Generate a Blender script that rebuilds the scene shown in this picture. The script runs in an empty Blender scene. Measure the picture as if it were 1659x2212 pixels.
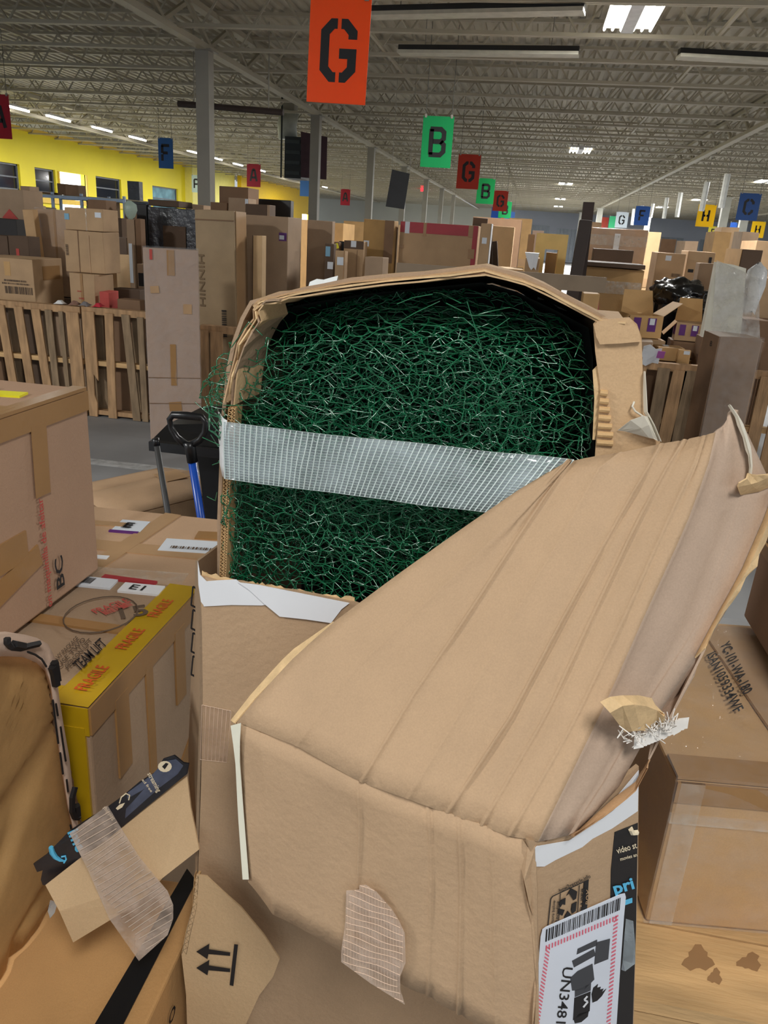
import bpy, bmesh, math, random
from mathutils import Vector, Matrix, noise
random.seed(7)
R = math.radians
scene = bpy.context.scene
col = scene.collection
# ---------------------------------------------------------------- camera
IW, IH, FPX = 1659.0, 2212.0, 1680.0
EYE = Vector((0, 0, 1.9))
_d = Vector(((1155 - IW / 2) / FPX, -(522 - IH / 2) / FPX, -1)).normalized()
_up = Vector((1, -0.065, 0)).cross(_d).normalized()
_x = _d.cross(_up)
ROT = Matrix((_x, _d, _up))
cam = bpy.data.cameras.new('camera')
cam.sensor_fit = 'VERTICAL'
cam.sensor_height = 36.0
cam.lens = 36.0 * FPX / IH
cam.clip_start = 0.02
cam.clip_end = 400
camo = bpy.data.objects.new('camera', cam)
camo.matrix_world = Matrix.Translation(EYE) @ ROT.to_4x4()
col.objects.link(camo)
scene.camera = camo
# ---------------------------------------------------------------- world, lamps, exposure
vs = scene.view_settings
vs.view_transform = 'Standard'
vs.look = 'None'
vs.gamma = 1
vs.use_curve_mapping = False
vs.exposure = 0.0
w = bpy.data.worlds.new('daylight')
scene.world = w
w.use_nodes = True
w.node_tree.nodes['Background'].inputs[0].default_value = (0.86, 0.93, 1.0, 1)
w.node_tree.nodes['Background'].inputs[1].default_value = 0.62

def lamp(name, kind, loc, power, size=0.5, rot=(0, 0, 0), color=(1, 1, 1), sy=None):
    l = bpy.data.lights.new(name, kind)
    l.energy = power
    l.color = color
    if kind == 'AREA':
        l.shape = 'RECTANGLE'
        l.size = size
        l.size_y = sy or size
    else:
        l.shadow_soft_size = size
    o = bpy.data.objects.new(name, l)
    o.location = loc
    o.rotation_euler = rot
    col.objects.link(o)
    return o
# ---------------------------------------------------------------- helpers
def ray(px, py):
    return ROT @ Vector(((px - IW / 2) / FPX, -(py - IH / 2) / FPX, -1))
def at(px, py, Y=None, X=None, Z=None):
    v = ray(px, py)
    t = (Z - EYE.z) / v.z if Z is not None else (Y / v.y if Y is not None else X / v.x)
    return EYE + v * t
def atp(px, py, p0, n):
    v = ray(px, py)
    return EYE + v * ((p0 - EYE).dot(n) / v.dot(n))

MATS = {}
def nt(name):
    m = bpy.data.materials.new(name)
    m.use_nodes = True
    return m, m.node_tree.nodes, m.node_tree.links, m.node_tree.nodes['Principled BSDF']
def lin(c):
    return tuple(((x / 255) / 12.92 if x / 255 <= .04045 else ((x / 255 + .055) / 1.055) ** 2.4) for x in c)
def mat(name, rgb, rough=.6, metal=0., var=.12, scale=6., bump=0., bscale=60., coat=0., spec=.5, emit=0., stretch=None, fine=0.):
    if name in MATS: return MATS[name]
    m, N, L, b = nt(name)
    c = lin(rgb)
    b.inputs['Roughness'].default_value = rough
    b.inputs['Metallic'].default_value = metal
    b.inputs['Specular IOR Level'].default_value = spec
    b.inputs['Coat Weight'].default_value = coat
    b.inputs['Coat Roughness'].default_value = .12
    tc = N.new('ShaderNodeTexCoord')
    mp = N.new('ShaderNodeMapping')
    L.new(tc.outputs['Object'], mp.inputs[0])
    if stretch: mp.inputs['Scale'].default_value = stretch
    n1 = N.new('ShaderNodeTexNoise'); n1.inputs['Scale'].default_value = scale; n1.inputs['Detail'].default_value = 4
    L.new(mp.outputs[0], n1.inputs[0])
    rp = N.new('ShaderNodeValToRGB')
    rp.color_ramp.elements[0].position = .3; rp.color_ramp.elements[1].position = .7
    rp.color_ramp.elements[0].color = (*[x * (1 - var) for x in c], 1)
    rp.color_ramp.elements[1].color = (*[min(1, x * (1 + var)) for x in c], 1)
    L.new(n1.outputs[0], rp.inputs[0])
    out = rp.outputs[0]
    if fine:
        n2 = N.new('ShaderNodeTexNoise'); n2.inputs['Scale'].default_value = 420; n2.inputs['Detail'].default_value = 3
        L.new(tc.outputs['Object'], n2.inputs[0])
        mr = N.new('ShaderNodeMapRange'); mr.inputs[3].default_value = 1 - fine; mr.inputs[4].default_value = 1 + fine
        L.new(n2.outputs[0], mr.inputs[0])
        mx = N.new('ShaderNodeVectorMath'); mx.operation = 'SCALE'
        L.new(out, mx.inputs[0]); L.new(mr.outputs[0], mx.inputs['Scale'])
        out = mx.outputs[0]
    L.new(out, b.inputs['Base Color'])
    if bump:
        n3 = N.new('ShaderNodeTexNoise'); n3.inputs['Scale'].default_value = bscale; n3.inputs['Detail'].default_value = 3
        L.new(mp.outputs[0], n3.inputs[0])
        bp = N.new('ShaderNodeBump'); bp.inputs['Strength'].default_value = bump; bp.inputs['Distance'].default_value = .01
        L.new(n3.outputs[0], bp.inputs['Height'])
        L.new(bp.outputs[0], b.inputs['Normal'])
        if coat: L.new(bp.outputs[0], b.inputs['Coat Normal'])
    if emit:
        b.inputs['Emission Color'].default_value = (*c, 1)
        b.inputs['Emission Strength'].default_value = emit
    MATS[name] = m
    return m
def film(name, rgb, opacity, rough=.15, bump=.5, bscale=25.):
    if name in MATS: return MATS[name]
    m, N, L, b = nt(name)
    b.inputs['Base Color'].default_value = (*lin(rgb), 1)
    b.inputs['Roughness'].default_value = rough
    b.inputs['Specular IOR Level'].default_value = .8
    tc = N.new('ShaderNodeTexCoord')
    n3 = N.new('ShaderNodeTexNoise'); n3.inputs['Scale'].default_value = bscale; n3.inputs['Detail'].default_value = 4
    L.new(tc.outputs['Object'], n3.inputs[0])
    bp = N.new('ShaderNodeBump'); bp.inputs['Strength'].default_value = bump; bp.inputs['Distance'].default_value = .02
    L.new(n3.outputs[0], bp.inputs['Height']); L.new(bp.outputs[0], b.inputs['Normal'])
    tr = N.new('ShaderNodeBsdfTransparent')
    mx = N.new('ShaderNodeMixShader')
    mr = N.new('ShaderNodeMapRange'); mr.inputs[1].default_value = .35; mr.inputs[2].default_value = .7
    mr.inputs[3].default_value = opacity * .5; mr.inputs[4].default_value = min(1, opacity * 1.6)
    L.new(n3.outputs[0], mr.inputs[0]); L.new(mr.outputs[0], mx.inputs[0])
    L.new(tr.outputs[0], mx.inputs[1]); L.new(b.outputs[0], mx.inputs[2])
    L.new(mx.outputs[0], N['Material Output'].inputs[0])
    MATS[name] = m
    return m

KR = dict(rough=.75, var=.09, scale=5, bump=.12, bscale=120, fine=.12)
def kraft(name, rgb, **k):
    a = dict(KR); a.update(k)
    return mat(name, rgb, **a)
K1 = kraft('kraft_card', (182, 150, 114))
K2 = kraft('kraft_card_grey', (164, 138, 112))
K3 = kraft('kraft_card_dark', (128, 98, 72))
K4 = kraft('kraft_card_pale', (200, 168, 126))
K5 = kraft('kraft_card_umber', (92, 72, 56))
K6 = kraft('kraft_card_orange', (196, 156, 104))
KW = kraft('kraft_under_film', (180, 146, 112), coat=.8, bump=.35, bscale=18)
KGL = kraft('kraft_glossy', (196, 156, 108), coat=.5, bump=.2, bscale=14)
MAIN = kraft('kraft_torn_box', (181, 151, 119), var=.06, scale=9, bump=.15, bscale=90)
WING = kraft('kraft_torn_box_shaded', (178, 154, 134), var=.06, scale=9)  # MAIN greyed: the wing's shade is put into its colour
TORN = kraft('kraft_torn_paper', (214, 182, 136), var=.15, scale=40)
FLUTE = kraft('corrugated_medium', (196, 160, 112), var=.12, scale=30)
TAPE = mat('brown_packing_tape', (162, 122, 76), .35, var=.06, coat=.3, bump=.05)
TAPEP = mat('pale_packing_tape', (186, 150, 112), .3, var=.06, coat=.3)
TAPEC = film('clear_packing_tape', (235, 228, 215), .22)
REDT = mat('red_tape', (168, 48, 56), .4, var=.08)
YELT = mat('yellow_tape', (190, 154, 24), .3, var=.08, coat=.5)
WHT = mat('white_paper', (228, 230, 234), .7, var=.03)
LBL = mat('label_paper', (214, 220, 228), .5, var=.02)
LBLB = mat('label_blue', (120, 168, 196), .5, var=.02)
BLK = mat('black_ink', (26, 24, 26), .6, var=.1)
GRYI = mat('grey_ink', (92, 74, 58), .7, var=.15)
REDI = mat('red_ink', (186, 74, 66), .7, var=.12)
ORAI = mat('orange_ink', (204, 86, 30), .5, var=.12)
BLUI = mat('sky_blue_ink', (92, 190, 232), .5, var=.04)
CRMI = mat('cream_ink', (238, 222, 190), .5, var=.04)
PNKI = mat('pink_ink', (226, 110, 130), .5, var=.04)
PURI = mat('purple_ink', (96, 44, 120), .5, var=.1)
YELP = mat('yellow_label', (232, 224, 30), .5, var=.03)
WOOD = mat('pallet_wood', (176, 140, 102), .8, var=.28, scale=7, bump=.3, bscale=30, stretch=(3, 3, .6))
WOOD2 = mat('pallet_wood_grey', (140, 118, 92), .85, var=.3, scale=7, bump=.3, bscale=30, stretch=(3, 3, .6))
WOODP = mat('crate_wood', (206, 168, 118), .75, var=.2, scale=5, bump=.25, bscale=26, stretch=(.7, 4, 4))
DARKW = mat('dark_board', (70, 56, 46), .7, var=.15)
BLKP = mat('black_plastic', (22, 23, 26), .32, var=.15, bump=.05)
BLKF = mat('black_stretch_film', (44, 46, 54), .28, var=.5, scale=9, bump=.8, bscale=14, spec=.8)
BLKBAG = mat('black_bag_film', (14, 15, 18), .2, var=.2, bump=.8, bscale=9, spec=.8)
WHTF = film('clear_stretch_film', (236, 238, 240), .07, .1, .9, 16)
FOAM = mat('white_foam', (226, 222, 206), .7, var=.05)
STEEL = mat('painted_steel', (150, 146, 136), .55, var=.08, scale=2)
STEELW = mat('white_post_paint', (206, 206, 196), .5, var=.08, scale=2)

class MB:
    def __init__(s): s.v, s.f = [], []
    def add(s, vs_, fs):
        n = len(s.v)
        s.v += [Vector(p) for p in vs_]
        s.f += [tuple(i + n for i in f) for f in fs]
        return s
    def hexa(s, p):
        return s.add(p, [(0, 3, 2, 1), (4, 5, 6, 7), (0, 1, 5, 4), (1, 2, 6, 5), (2, 3, 7, 6), (3, 0, 4, 7)])
    def box(s, x0, x1, y0, y1, z0, z1):
        return s.hexa([(x0, y0, z0), (x1, y0, z0), (x1, y1, z0), (x0, y1, z0), (x0, y0, z1), (x1, y0, z1), (x1, y1, z1), (x0, y1, z1)])
    def bar(s, a, b, wd, ht, up=Vector((0, 0, 1))):
        a, b = Vector(a), Vector(b)
        t = (b - a).normalized()
        sd = t.cross(up)
        if sd.length < 1e-4: sd = t.cross(Vector((0, 1, 0)))
        sd.normalize(); u = sd.cross(t)
        sd *= wd / 2; u *= ht / 2
        return s.hexa([a - sd - u, a + sd - u, b + sd - u, b - sd - u, a - sd + u, a + sd + u, b + sd + u, b - sd + u])
    def tube(s, pts, r, n=8, cap=True, rs=None):
        pts = [Vector(p) for p in pts]
        base = len(s.v)
        ref = None
        for i, p in enumerate(pts):
            t = (pts[min(i + 1, len(pts) - 1)] - pts[max(i - 1, 0)]).normalized()
            if ref is None:
                ref = t.orthogonal().normalized()
            ref = (ref - t * ref.dot(t))
            ref = ref.normalized() if ref.length > 1e-5 else t.orthogonal().normalized()
            q = t.cross(ref)
            rr = rs[i] if rs else r
            for k in range(n):
                a = 2 * math.pi * k / n
                s.v.append(p + ref * (rr * math.cos(a)) + q * (rr * math.sin(a)))
        for i in range(len(pts) - 1):
            for k in range(n):
                a, b = base + i * n + k, base + i * n + (k + 1) % n
                s.f.append((a, b, b + n, a + n))
        if cap:
            s.f.append(tuple(base + k for k in range(n))[::-1])
            s.f.append(tuple(base + (len(pts) - 1) * n + k for k in range(n)))
        return s
    def prism(s, poly, off):
        """solid from a planar polygon (3-D points) and an offset vector"""
        n = len(poly)
        poly = [Vector(p) for p in poly]
        off = Vector(off)
        fs = [tuple(range(n - 1, -1, -1)), tuple(range(n, 2 * n))]
        fs += [(i, (i + 1) % n, n + (i + 1) % n, n + i) for i in range(n)]
        return s.add(poly + [p + off for p in poly], fs)
    def loft(s, rows, thick=0., nrm=None):
        """grid surface of equal-length rows; thickness along vertex normals"""
        m, n = len(rows), len(rows[0])
        P = [Vector(p) for r in rows for p in r]
        if not thick:
            return s.add(P, [(i * n + j, i * n + j + 1, (i + 1) * n + j + 1, (i + 1) * n + j) for i in range(m - 1) for j in range(n - 1)])
        Nn = []
        for i in range(m):
            for j in range(n):
                a = P[min(i + 1, m - 1) * n + j] - P[max(i - 1, 0) * n + j]
                b = P[i * n + min(j + 1, n - 1)] - P[i * n + max(j - 1, 0)]
                k = a.cross(b)
                k = k.normalized() if k.length > 1e-9 else (nrm or Vector((0, 0, 1)))
                Nn.append(k)
        if sum(q.dot(EYE - p) for p, q in zip(P, Nn)) < 0: Nn = [-q for q in Nn]
        k = m * n
        Q = P + [p - q * thick for p, q in zip(P, Nn)]
        fs = []
        for i in range(m - 1):
            for j in range(n - 1):
                f = (i * n + j, i * n + j + 1, (i + 1) * n + j + 1, (i + 1) * n + j)
                fs.append(f[::-1]); fs.append(tuple(x + k for x in f))
        ring = [j for j in range(n)] + [i * n + n - 1 for i in range(1, m)] + [(m - 1) * n + j for j in range(n - 2, -1, -1)] + [i * n for i in range(m - 2, 0, -1)]
        for a, b in zip(ring, ring[1:] + ring[:1]):
            fs.append((a, b, b + k, a + k))
        return s.add(Q, fs)
    def build(s, name, m, parent=None, origin=None, smooth=False, fix=True):
        g = parent
        while g is not None and '_o' not in g: g = g.parent
        o0 = Vector(origin) if origin is not None else (Vector(g['_o']) if g is not None else Vector((0, 0, 0)))
        me = bpy.data.meshes.new(name)
        me.from_pydata([p - o0 for p in s.v], [], s.f)
        if fix:
            bm = bmesh.new(); bm.from_mesh(me)
            bmesh.ops.recalc_face_normals(bm, faces=bm.faces)
            bm.to_mesh(me); bm.free()
        me.materials.append(m)
        if smooth:
            me.polygons.foreach_set('use_smooth', [True] * len(me.polygons))
        o = bpy.data.objects.new(name, me)
        col.objects.link(o)
        if parent is not None: o.parent = parent
        else: o.location = o0
        return o
def thing(name, label, cat, loc=(0, 0, 0), rot=(0, 0, 0), group=None, local=False):
    o = bpy.data.objects.new(name, None)
    o.empty_display_size = .1
    o.location = loc
    o.rotation_euler = rot
    col.objects.link(o)
    o['label'] = label; o['category'] = cat
    if group: o['group'] = group
    if not local: o['_o'] = tuple(loc)
    return o
def tag(o, label, cat, group=None):
    o['label'] = label; o['category'] = cat
    if group: o['group'] = group
    return o
def struct(o): o['kind'] = 'structure'; return o

TXT = {}
def text_geo(s, bold=0.):
    if (s, bold) in TXT: return TXT[(s, bold)]
    c = bpy.data.curves.new('t', 'FONT'); c.body = s; c.size = 1; c.offset = bold; c.resolution_u = 2
    o = bpy.data.objects.new('t', c); col.objects.link(o)
    bpy.context.view_layer.update()
    me = bpy.data.meshes.new_from_object(o.evaluated_get(bpy.context.evaluated_depsgraph_get()))
    g = ([v.co.copy() for v in me.vertices], [tuple(p.vertices) for p in me.polygons])
    bpy.data.objects.remove(o); bpy.data.curves.remove(c); bpy.data.meshes.remove(me)
    TXT[(s, bold)] = g
    return g
def text_on(mb, s, p0, U, V, width, height, bold=.015, lift=.0006):
    """letters whose baseline starts at p0 and runs along U; width/height are the real size of the line"""
    v, f = text_geo(s, bold)
    if not v: return mb
    x0 = min(p.x for p in v); x1 = max(p.x for p in v); h = .72
    U, V = Vector(U).normalized(), Vector(V).normalized()
    n = U.cross(V)
    return mb.add([Vector(p0) + U * ((q.x - x0) / (x1 - x0) * width) + V * (q.y / h * height) + n * lift for q in v], f)

# -------- stroke letters for the hanging signs
STROKES = {
 'G': [[(.52, .98), (.52, .98)], [(.62, .72), (.62, .84), (.46, 1), (.36, 1)], [(.28, 1), (.18, 1), (.02, .84), (.02, .16), (.18, 0), (.28, 0)], [(.36, 0), (.46, 0), (.62, .16), (.62, .45), (.34, .45)]],
 'B': [[(.06, .0), (.06, 1)], [(.0, 1), (.46, 1), (.6, .88), (.6, .64), (.48, .52), (.14, .52)], [(.48, .52), (.62, .4), (.62, .14), (.48, 0), (.0, 0)]],
 'F': [[(.06, 0), (.06, .42)], [(.06, .5), (.06, 1)], [(.0, 1), (.6, 1)], [(.1, .52), (.48, .52)]],
 'A': [[(0, 0), (.22, 1)], [(.4, 1), (.62, 0)], [(.2, 1), (.42, 1)], [(.12, .32), (.5, .32)]],
 'H': [[(.06, 0), (.06, 1)], [(.56, 0), (.56, 1)], [(.06, .5), (.26, .5)], [(.36, .5), (.56, .5)]],
 'C': [[(.62, .7), (.62, .84), (.46, 1), (.36, 1)], [(.28, 1), (.18, 1), (.02, .84), (.02, .16), (.18, 0), (.28, 0)], [(.36, 0), (.46, 0), (.62, .16), (.62, .3)]],
 'P': [[(.06, 0), (.06, 1)], [(.06, 1), (.46, 1), (.6, .86), (.6, .6), (.46, .46), (.1, .46)]],
}
def strokes_on(mb, ch, p0, U, V, ht, wd=.17, lift=.004):
    n = U.cross(V)
    for st in STROKES[ch]:
        if len(st) == 2 and st[0] == st[1]: continue
        pts = [Vector((a * 1., b, 0)) for a, b in st]
        L_, R_ = [], []
        for i, p in enumerate(pts):
            d0 = (pts[i] - pts[i - 1]).normalized() if i else (pts[1] - pts[0]).normalized()
            d1 = (pts[i + 1] - pts[i]).normalized() if i < len(pts) - 1 else d0
            t = (d0 + d1).normalized()
            q = Vector((-t.y, t.x, 0)); k = wd / 2 / max(.5, q.dot(Vector((-d0.y, d0.x, 0))))
            L_.append(p + q * k); R_.append(p - q * k)
        def W(p): return p0 + U * (p.x * ht) + V * (p.y * ht) + n * lift
        for i in range(len(pts) - 1):
            mb.add([W(R_[i]), W(R_[i + 1]), W(L_[i + 1]), W(L_[i])], [(0, 1, 2, 3)])
    return mb

# ---------------------------------------------------------------- cartons
TOPS = {}
def face_frame(f, W, D, H_):
    return {'F': (Vector((0, 0, 0)), Vector((1, 0, 0)), Vector((0, 0, 1)), W, H_),
            'R': (Vector((W, 0, 0)), Vector((0, 1, 0)), Vector((0, 0, 1)), D, H_),
            'L': (Vector((0, D, 0)), Vector((0, -1, 0)), Vector((0, 0, 1)), D, H_),
            'T': (Vector((0, 0, H_)), Vector((1, 0, 0)), Vector((0, 1, 0)), W, D)}[f]
def body_mesh(W, D, H_, jit=.004, sub=0, bulge=0., open_top=False, bev=.006):
    bm = bmesh.new()
    bmesh.ops.create_cube(bm, size=1)
    for v in bm.verts:
        v.co = Vector(((v.co.x + .5) * W, (v.co.y + .5) * D, (v.co.z + .5) * H_)) + Vector([random.uniform(-jit, jit) for _ in range(3)])
        v.co.z = max(v.co.z, 0)
    if open_top:
        top = max(bm.faces, key=lambda f: f.calc_center_median().z)
        r = bmesh.ops.inset_region(bm, faces=[top], thickness=.008)
        r = bmesh.ops.extrude_discrete_faces(bm, faces=[top])
        for v in r['faces'][0].verts: v.co.z -= H_ * .9
    else:
        bmesh.ops.bevel(bm, geom=list(bm.edges), offset=min(bev, .2 * min(W, D, H_)), segments=2, affect='EDGES', profile=.5)
    if sub:
        bmesh.ops.subdivide_edges(bm, edges=[e for e in bm.edges if e.calc_length() > .08], cuts=sub, use_grid_fill=True)
        for v in bm.verts:
            k = noise.noise_vector(v.co * 6.0 + Vector((W * 91, D * 37, H_ * 53)))
            g = 0.
            x, y, z = v.co.x / W, v.co.y / D, v.co.z / H_
            c = Vector((0, 0, 0))
            if bulge:
                if y < .02: c.y -= bulge * 4 * x * (1 - x) * 4 * z * (1 - z)
                if x > .98: c.x += bulge * 4 * y * (1 - y) * 4 * z * (1 - z)
            v.co += k * jit * 1.2 + c
            v.co.z = max(v.co.z, 0)
    return bm
def carton(label, loc, W, D, H_, yaw=0., m=None, tapes=(), prints=(), seam=None, flaps=False, tilt=0., pitch=0., sub=0, jit=.004, open_top=False,
           wrap=False, group=None, key=None, name='carton', cat='box', bulge=0.):
    """tapes: (face,u0,v0,u1,v1,material[,angle]) in fractions; prints: (face,u,v,width,height,text,material[,angle]) fractions/metres"""
    root = thing(name, label, cat, loc, (R(pitch), R(tilt), R(yaw)), group, local=True)
    m = m or K1
    bm = body_mesh(W, D, H_, jit, sub, bulge, open_top)
    me = bpy.data.meshes.new('box_body'); bm.to_mesh(me); bm.free()
    me.materials.append(m)
    o = bpy.data.objects.new('box_body', me); col.objects.link(o); o.parent = root
    if flaps:
        for s in (0, 1):
            mb = MB()
            y0, y1 = (0.004, D / 2 - .002) if s == 0 else (D / 2 + .002, D - .004)
            mb.box(.004, W - .004, y0, y1, H_ + .0005, H_ + .005)
            mb.build('top_flap', m, root)
    zt = .006 if flaps else .0012
    if seam is not None:
        tapes = list(tapes) + [('T', 0, .5 - seam, 1, .5 + seam, TAPE), ('R', .5 - seam, .82, .5 + seam, 1, TAPE), ('L', .5 - seam, .82, .5 + seam, 1, TAPE)]
    for ti, t in enumerate(tapes):
        f, u0, v0, u1, v1, tm = t[:6]
        o_, U, V, lw, lh = face_frame(f, W, D, H_)
        n = U.cross(V)
        lift = (zt if f == 'T' else .0012) + jit * (1.6 if sub else .8) + bulge + .0003 * ti
        c = o_ + U * ((u0 + u1) / 2 * lw) + V * ((v0 + v1) / 2 * lh) + n * lift
        hu, hv = abs(u1 - u0) / 2 * lw, abs(v1 - v0) / 2 * lh
        a = R(t[6]) if len(t) > 6 else 0
        U2, V2 = U * math.cos(a) + V * math.sin(a), V * math.cos(a) - U * math.sin(a)
        q = [c - U2 * hu - V2 * hv, c + U2 * hu - V2 * hv, c + U2 * hu + V2 * hv, c - U2 * hu + V2 * hv]
        nm = t[7] if len(t) > 7 else ('tape_strip' if tm in (TAPE, TAPEP, TAPEC, REDT, YELT) else ('sticker' if tm in (LBL, LBLB, YELP, WHT) else 'print_mark'))
        MB().prism(q, -n * (lift - .0003) if lift > .004 else -n * .0008).build(nm, tm, root)
    for t in prints:
        f, u, v, wd, ht, s, tm = t[:7]
        o_, U, V, lw, lh = face_frame(f, W, D, H_)
        a = R(t[7]) if len(t) > 7 else 0
        U2, V2 = U * math.cos(a) + V * math.sin(a), V * math.cos(a) - U * math.sin(a)
        p0 = o_ + U * (u * lw) + V * (v * lh)
        mb = MB()
        lift = (zt if f == 'T' else .0012) + jit * (1.6 if sub else .8) + bulge + .0006 + .0003 * len(tapes)
        if s.startswith('|'):
            x = 0
            rnd = random.Random(len(s) + int(wd * 1000))
            while x < wd:
                b = rnd.choice((.012, .02, .03, .045)) * wd
                q = [p0 + U2 * x, p0 + U2 * min(wd, x + b), p0 + U2 * min(wd, x + b) + V2 * ht, p0 + U2 * x + V2 * ht]
                mb.add([k + U.cross(V) * lift for k in q], [(0, 1, 2, 3)])
                x += b + rnd.choice((.012, .02, .03)) * wd
            mb.build('barcode', tm, root, fix=False)
        else:
            text_on(mb, s, p0, U2, V2, wd, ht, lift=lift)
            mb.build('lettering', tm, root, fix=False)
    if wrap:
        mb = MB(); e = .006
        bm = bmesh.new(); bmesh.ops.create_cube(bm, size=1)
        bmesh.ops.subdivide_edges(bm, edges=list(bm.edges), cuts=5, use_grid_fill=True)
        for v in bm.verts:
            v.co = Vector(((v.co.x + .5) * (W + 2 * e) - e, (v.co.y + .5) * (D + 2 * e) - e, (v.co.z + .5) * (H_ + 2 * e) - e + .006))
            v.co += noise.noise_vector(v.co * 9) * .004
            v.co.z = max(v.co.z, .001)
        me = bpy.data.meshes.new('stretch_wrap'); bm.to_mesh(me); bm.free(); me.materials.append(WHTF)
        o = bpy.data.objects.new('stretch_wrap', me); col.objects.link(o); o.parent = root
    if key: TOPS[key] = loc[2] + H_ + (.006 if flaps else 0) + (jit if sub else 0)
    return root
def pc(label, tl, tr, Y, z0, d, yaw=0., **k):
    """a carton whose front face's upper corners are seen at tl and tr; z0 a height or the key of what it stands on"""
    if isinstance(z0, str): z0 = TOPS[z0] + .004
    p = at(*tl, Y=Y)
    n = Vector((-math.sin(R(yaw)), math.cos(R(yaw)), 0))
    q = atp(*tr, p, n)
    W = (Vector((q.x, q.y)) - Vector((p.x, p.y))).length
    H_ = p.z - z0
    return carton(label, (p.x, p.y, z0), W, d, max(.04, H_), yaw, **k)

# ================================================================ the building
FLOORM = mat('concrete_floor', (138, 139, 141), .55, var=.14, scale=1.3, bump=.05, bscale=20)
CEILM = mat('roof_deck_paint', (184, 177, 158), .6, var=.08, scale=.6)
JOISTM = mat('joist_paint', (176, 169, 150), .55, var=.08, scale=1)
YEL = mat('yellow_wall_paint', (226, 208, 34), .6, var=.05, scale=.5)
YELO = mat('yellow_wall_trim', (214, 178, 70), .6, var=.05)
FAR = mat('grey_blue_wall_paint', (184, 191, 206), .7, var=.08, scale=.3)
PALE = mat('pale_wall_paint', (206, 206, 196), .7, var=.05, scale=.3)
GLASSD = mat('dark_window_glass', (22, 26, 34), .08, var=.2, spec=.8)
DOORD = mat('dock_door_metal', (150, 160, 172), .45, var=.06)
DAY = mat('daylit_opening', (240, 248, 255), .5, var=.01, emit=5)
LAMPM = mat('lit_tube', (255, 250, 238), .5, var=.0, emit=14)
ZC, ZT, ZD = 5.0, 5.6, 5.66
YE = 92.0
fl_ = struct(MB().box(-30, 40, -8, YE, -.2, 0).build('floor', FLOORM))
mk = MB(); a = at(190, 1002, Z=0); b = at(330, 1016, Z=0)
MB().hexa([(-9, a.y - .05 - .1, .0005), (2, b.y + .1, .0005), (2, b.y + .2, .0005), (-9, a.y + .05, .0005), (-9, a.y - .15, .002), (2, b.y + .1, .002), (2, b.y + .2, .002), (-9, a.y + .05, .002)]).build('floor_marking_line', mat('worn_white_line', (170, 170, 170), .7, var=.3, scale=14), fl_, origin=(0, 0, 0))
ceil = struct(bpy.data.objects.new('ceiling', None)); col.objects.link(ceil)
# corrugated deck, ribs along the aisle
prof = []
x = -28.0
while x < 40:
    prof += [(x, ZD), (x + .09, ZD), (x + .12, ZD + .06), (x + .21, ZD + .06)]
    x += .24
mb = MB(); mb.loft([[(p[0], -8, p[1]) for p in prof], [(p[0], YE, p[1]) for p in prof]])
mb.build('roof_deck', CEILM, ceil, fix=False)
# open web joists across the aisle
mb = MB()
for z in (ZC, ZT):
    for dy in (-.035, .035):
        mb.box(-24, 36, dy - .028, dy + .028, z - .028, z + .028)
x = -24
k = 0
while x < 36:
    mb.bar((x, 0, ZC), (x + .45, 0, ZT), .03, .03); mb.bar((x + .45, 0, ZT), (x + .9, 0, ZC), .03, .03)
    x += .9
j0 = mb.build('joist', JOISTM, ceil, fix=False)
ys = [4.6, 6.7, 8.8, 10.7, 12.5, 14.4, 16.2]
while ys[-1] < YE - 2: ys.append(ys[-1] + 2.0)
j0.location.y = ys[0]
for y in ys[1:]:
    j = j0.copy(); j.location.y = y; col.objects.link(j)
# girders on the pillar rows
mb = MB()
for z in (ZC - .06, ZT - .06):
    mb.box(-.09, .09, 0, YE, z - .05, z + .05)
y = 0
while y < YE - 2:
    mb.bar((0, y, ZC), (0, y + 1, ZT - .1), .07, .07); mb.bar((0, y + 1, ZT - .1), (0, y + 2, ZC), .07, .07)
    y += 2
g0 = mb.build('girder', JOISTM, ceil, fix=False); g0.location.x = -6.5
for gx in (5.2, 17.0, -17.6):
    g = g0.copy(); g.location.x = gx; col.objects.link(g)
# bridging between joists
for i, (bx0, bx1, y0, y1) in enumerate([(-3.2, -3.0, 6, 40), (2.4, 2.4, 8, 60), (-10.2, -10.4, 6, 60), (9.5, 9.5, 10, 80)]):
    MB().bar((bx0, y0, ZC + .05), (bx1, y1, ZC + .05), .05, .05).build('bridging_bar', JOISTM, ceil)
# pillars
pil = [(-6.53, 15.8, .26), (-6.53, 23.9, .26), (-6.53, 32, .26), (-6.53, 40.1, .26), (-6.53, 48.2, .26), (-6.53, 56.3, .26), (-6.53, 64.4, .26), (5.15, 72.8, .45), (4.2, 84, .4), (10.4, 50, .42), (11.5, 50, .42), (8.6, 68.5, .4), (12.6, 60, .3)]
p0 = None
for x, y, s in pil:
    mb = MB().box(-s / 2, s / 2, -s / 2, s / 2, 0, ZC - .1).box(-s, s, -s, s, 0, .02).box(-s * .8, s * .8, -s * .8, s * .8, ZC - .12, ZC - .1)
    o = struct(mb.build('pillar', STEELW if x > 0 else STEEL)); o.location = (x, y, 0)
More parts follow.
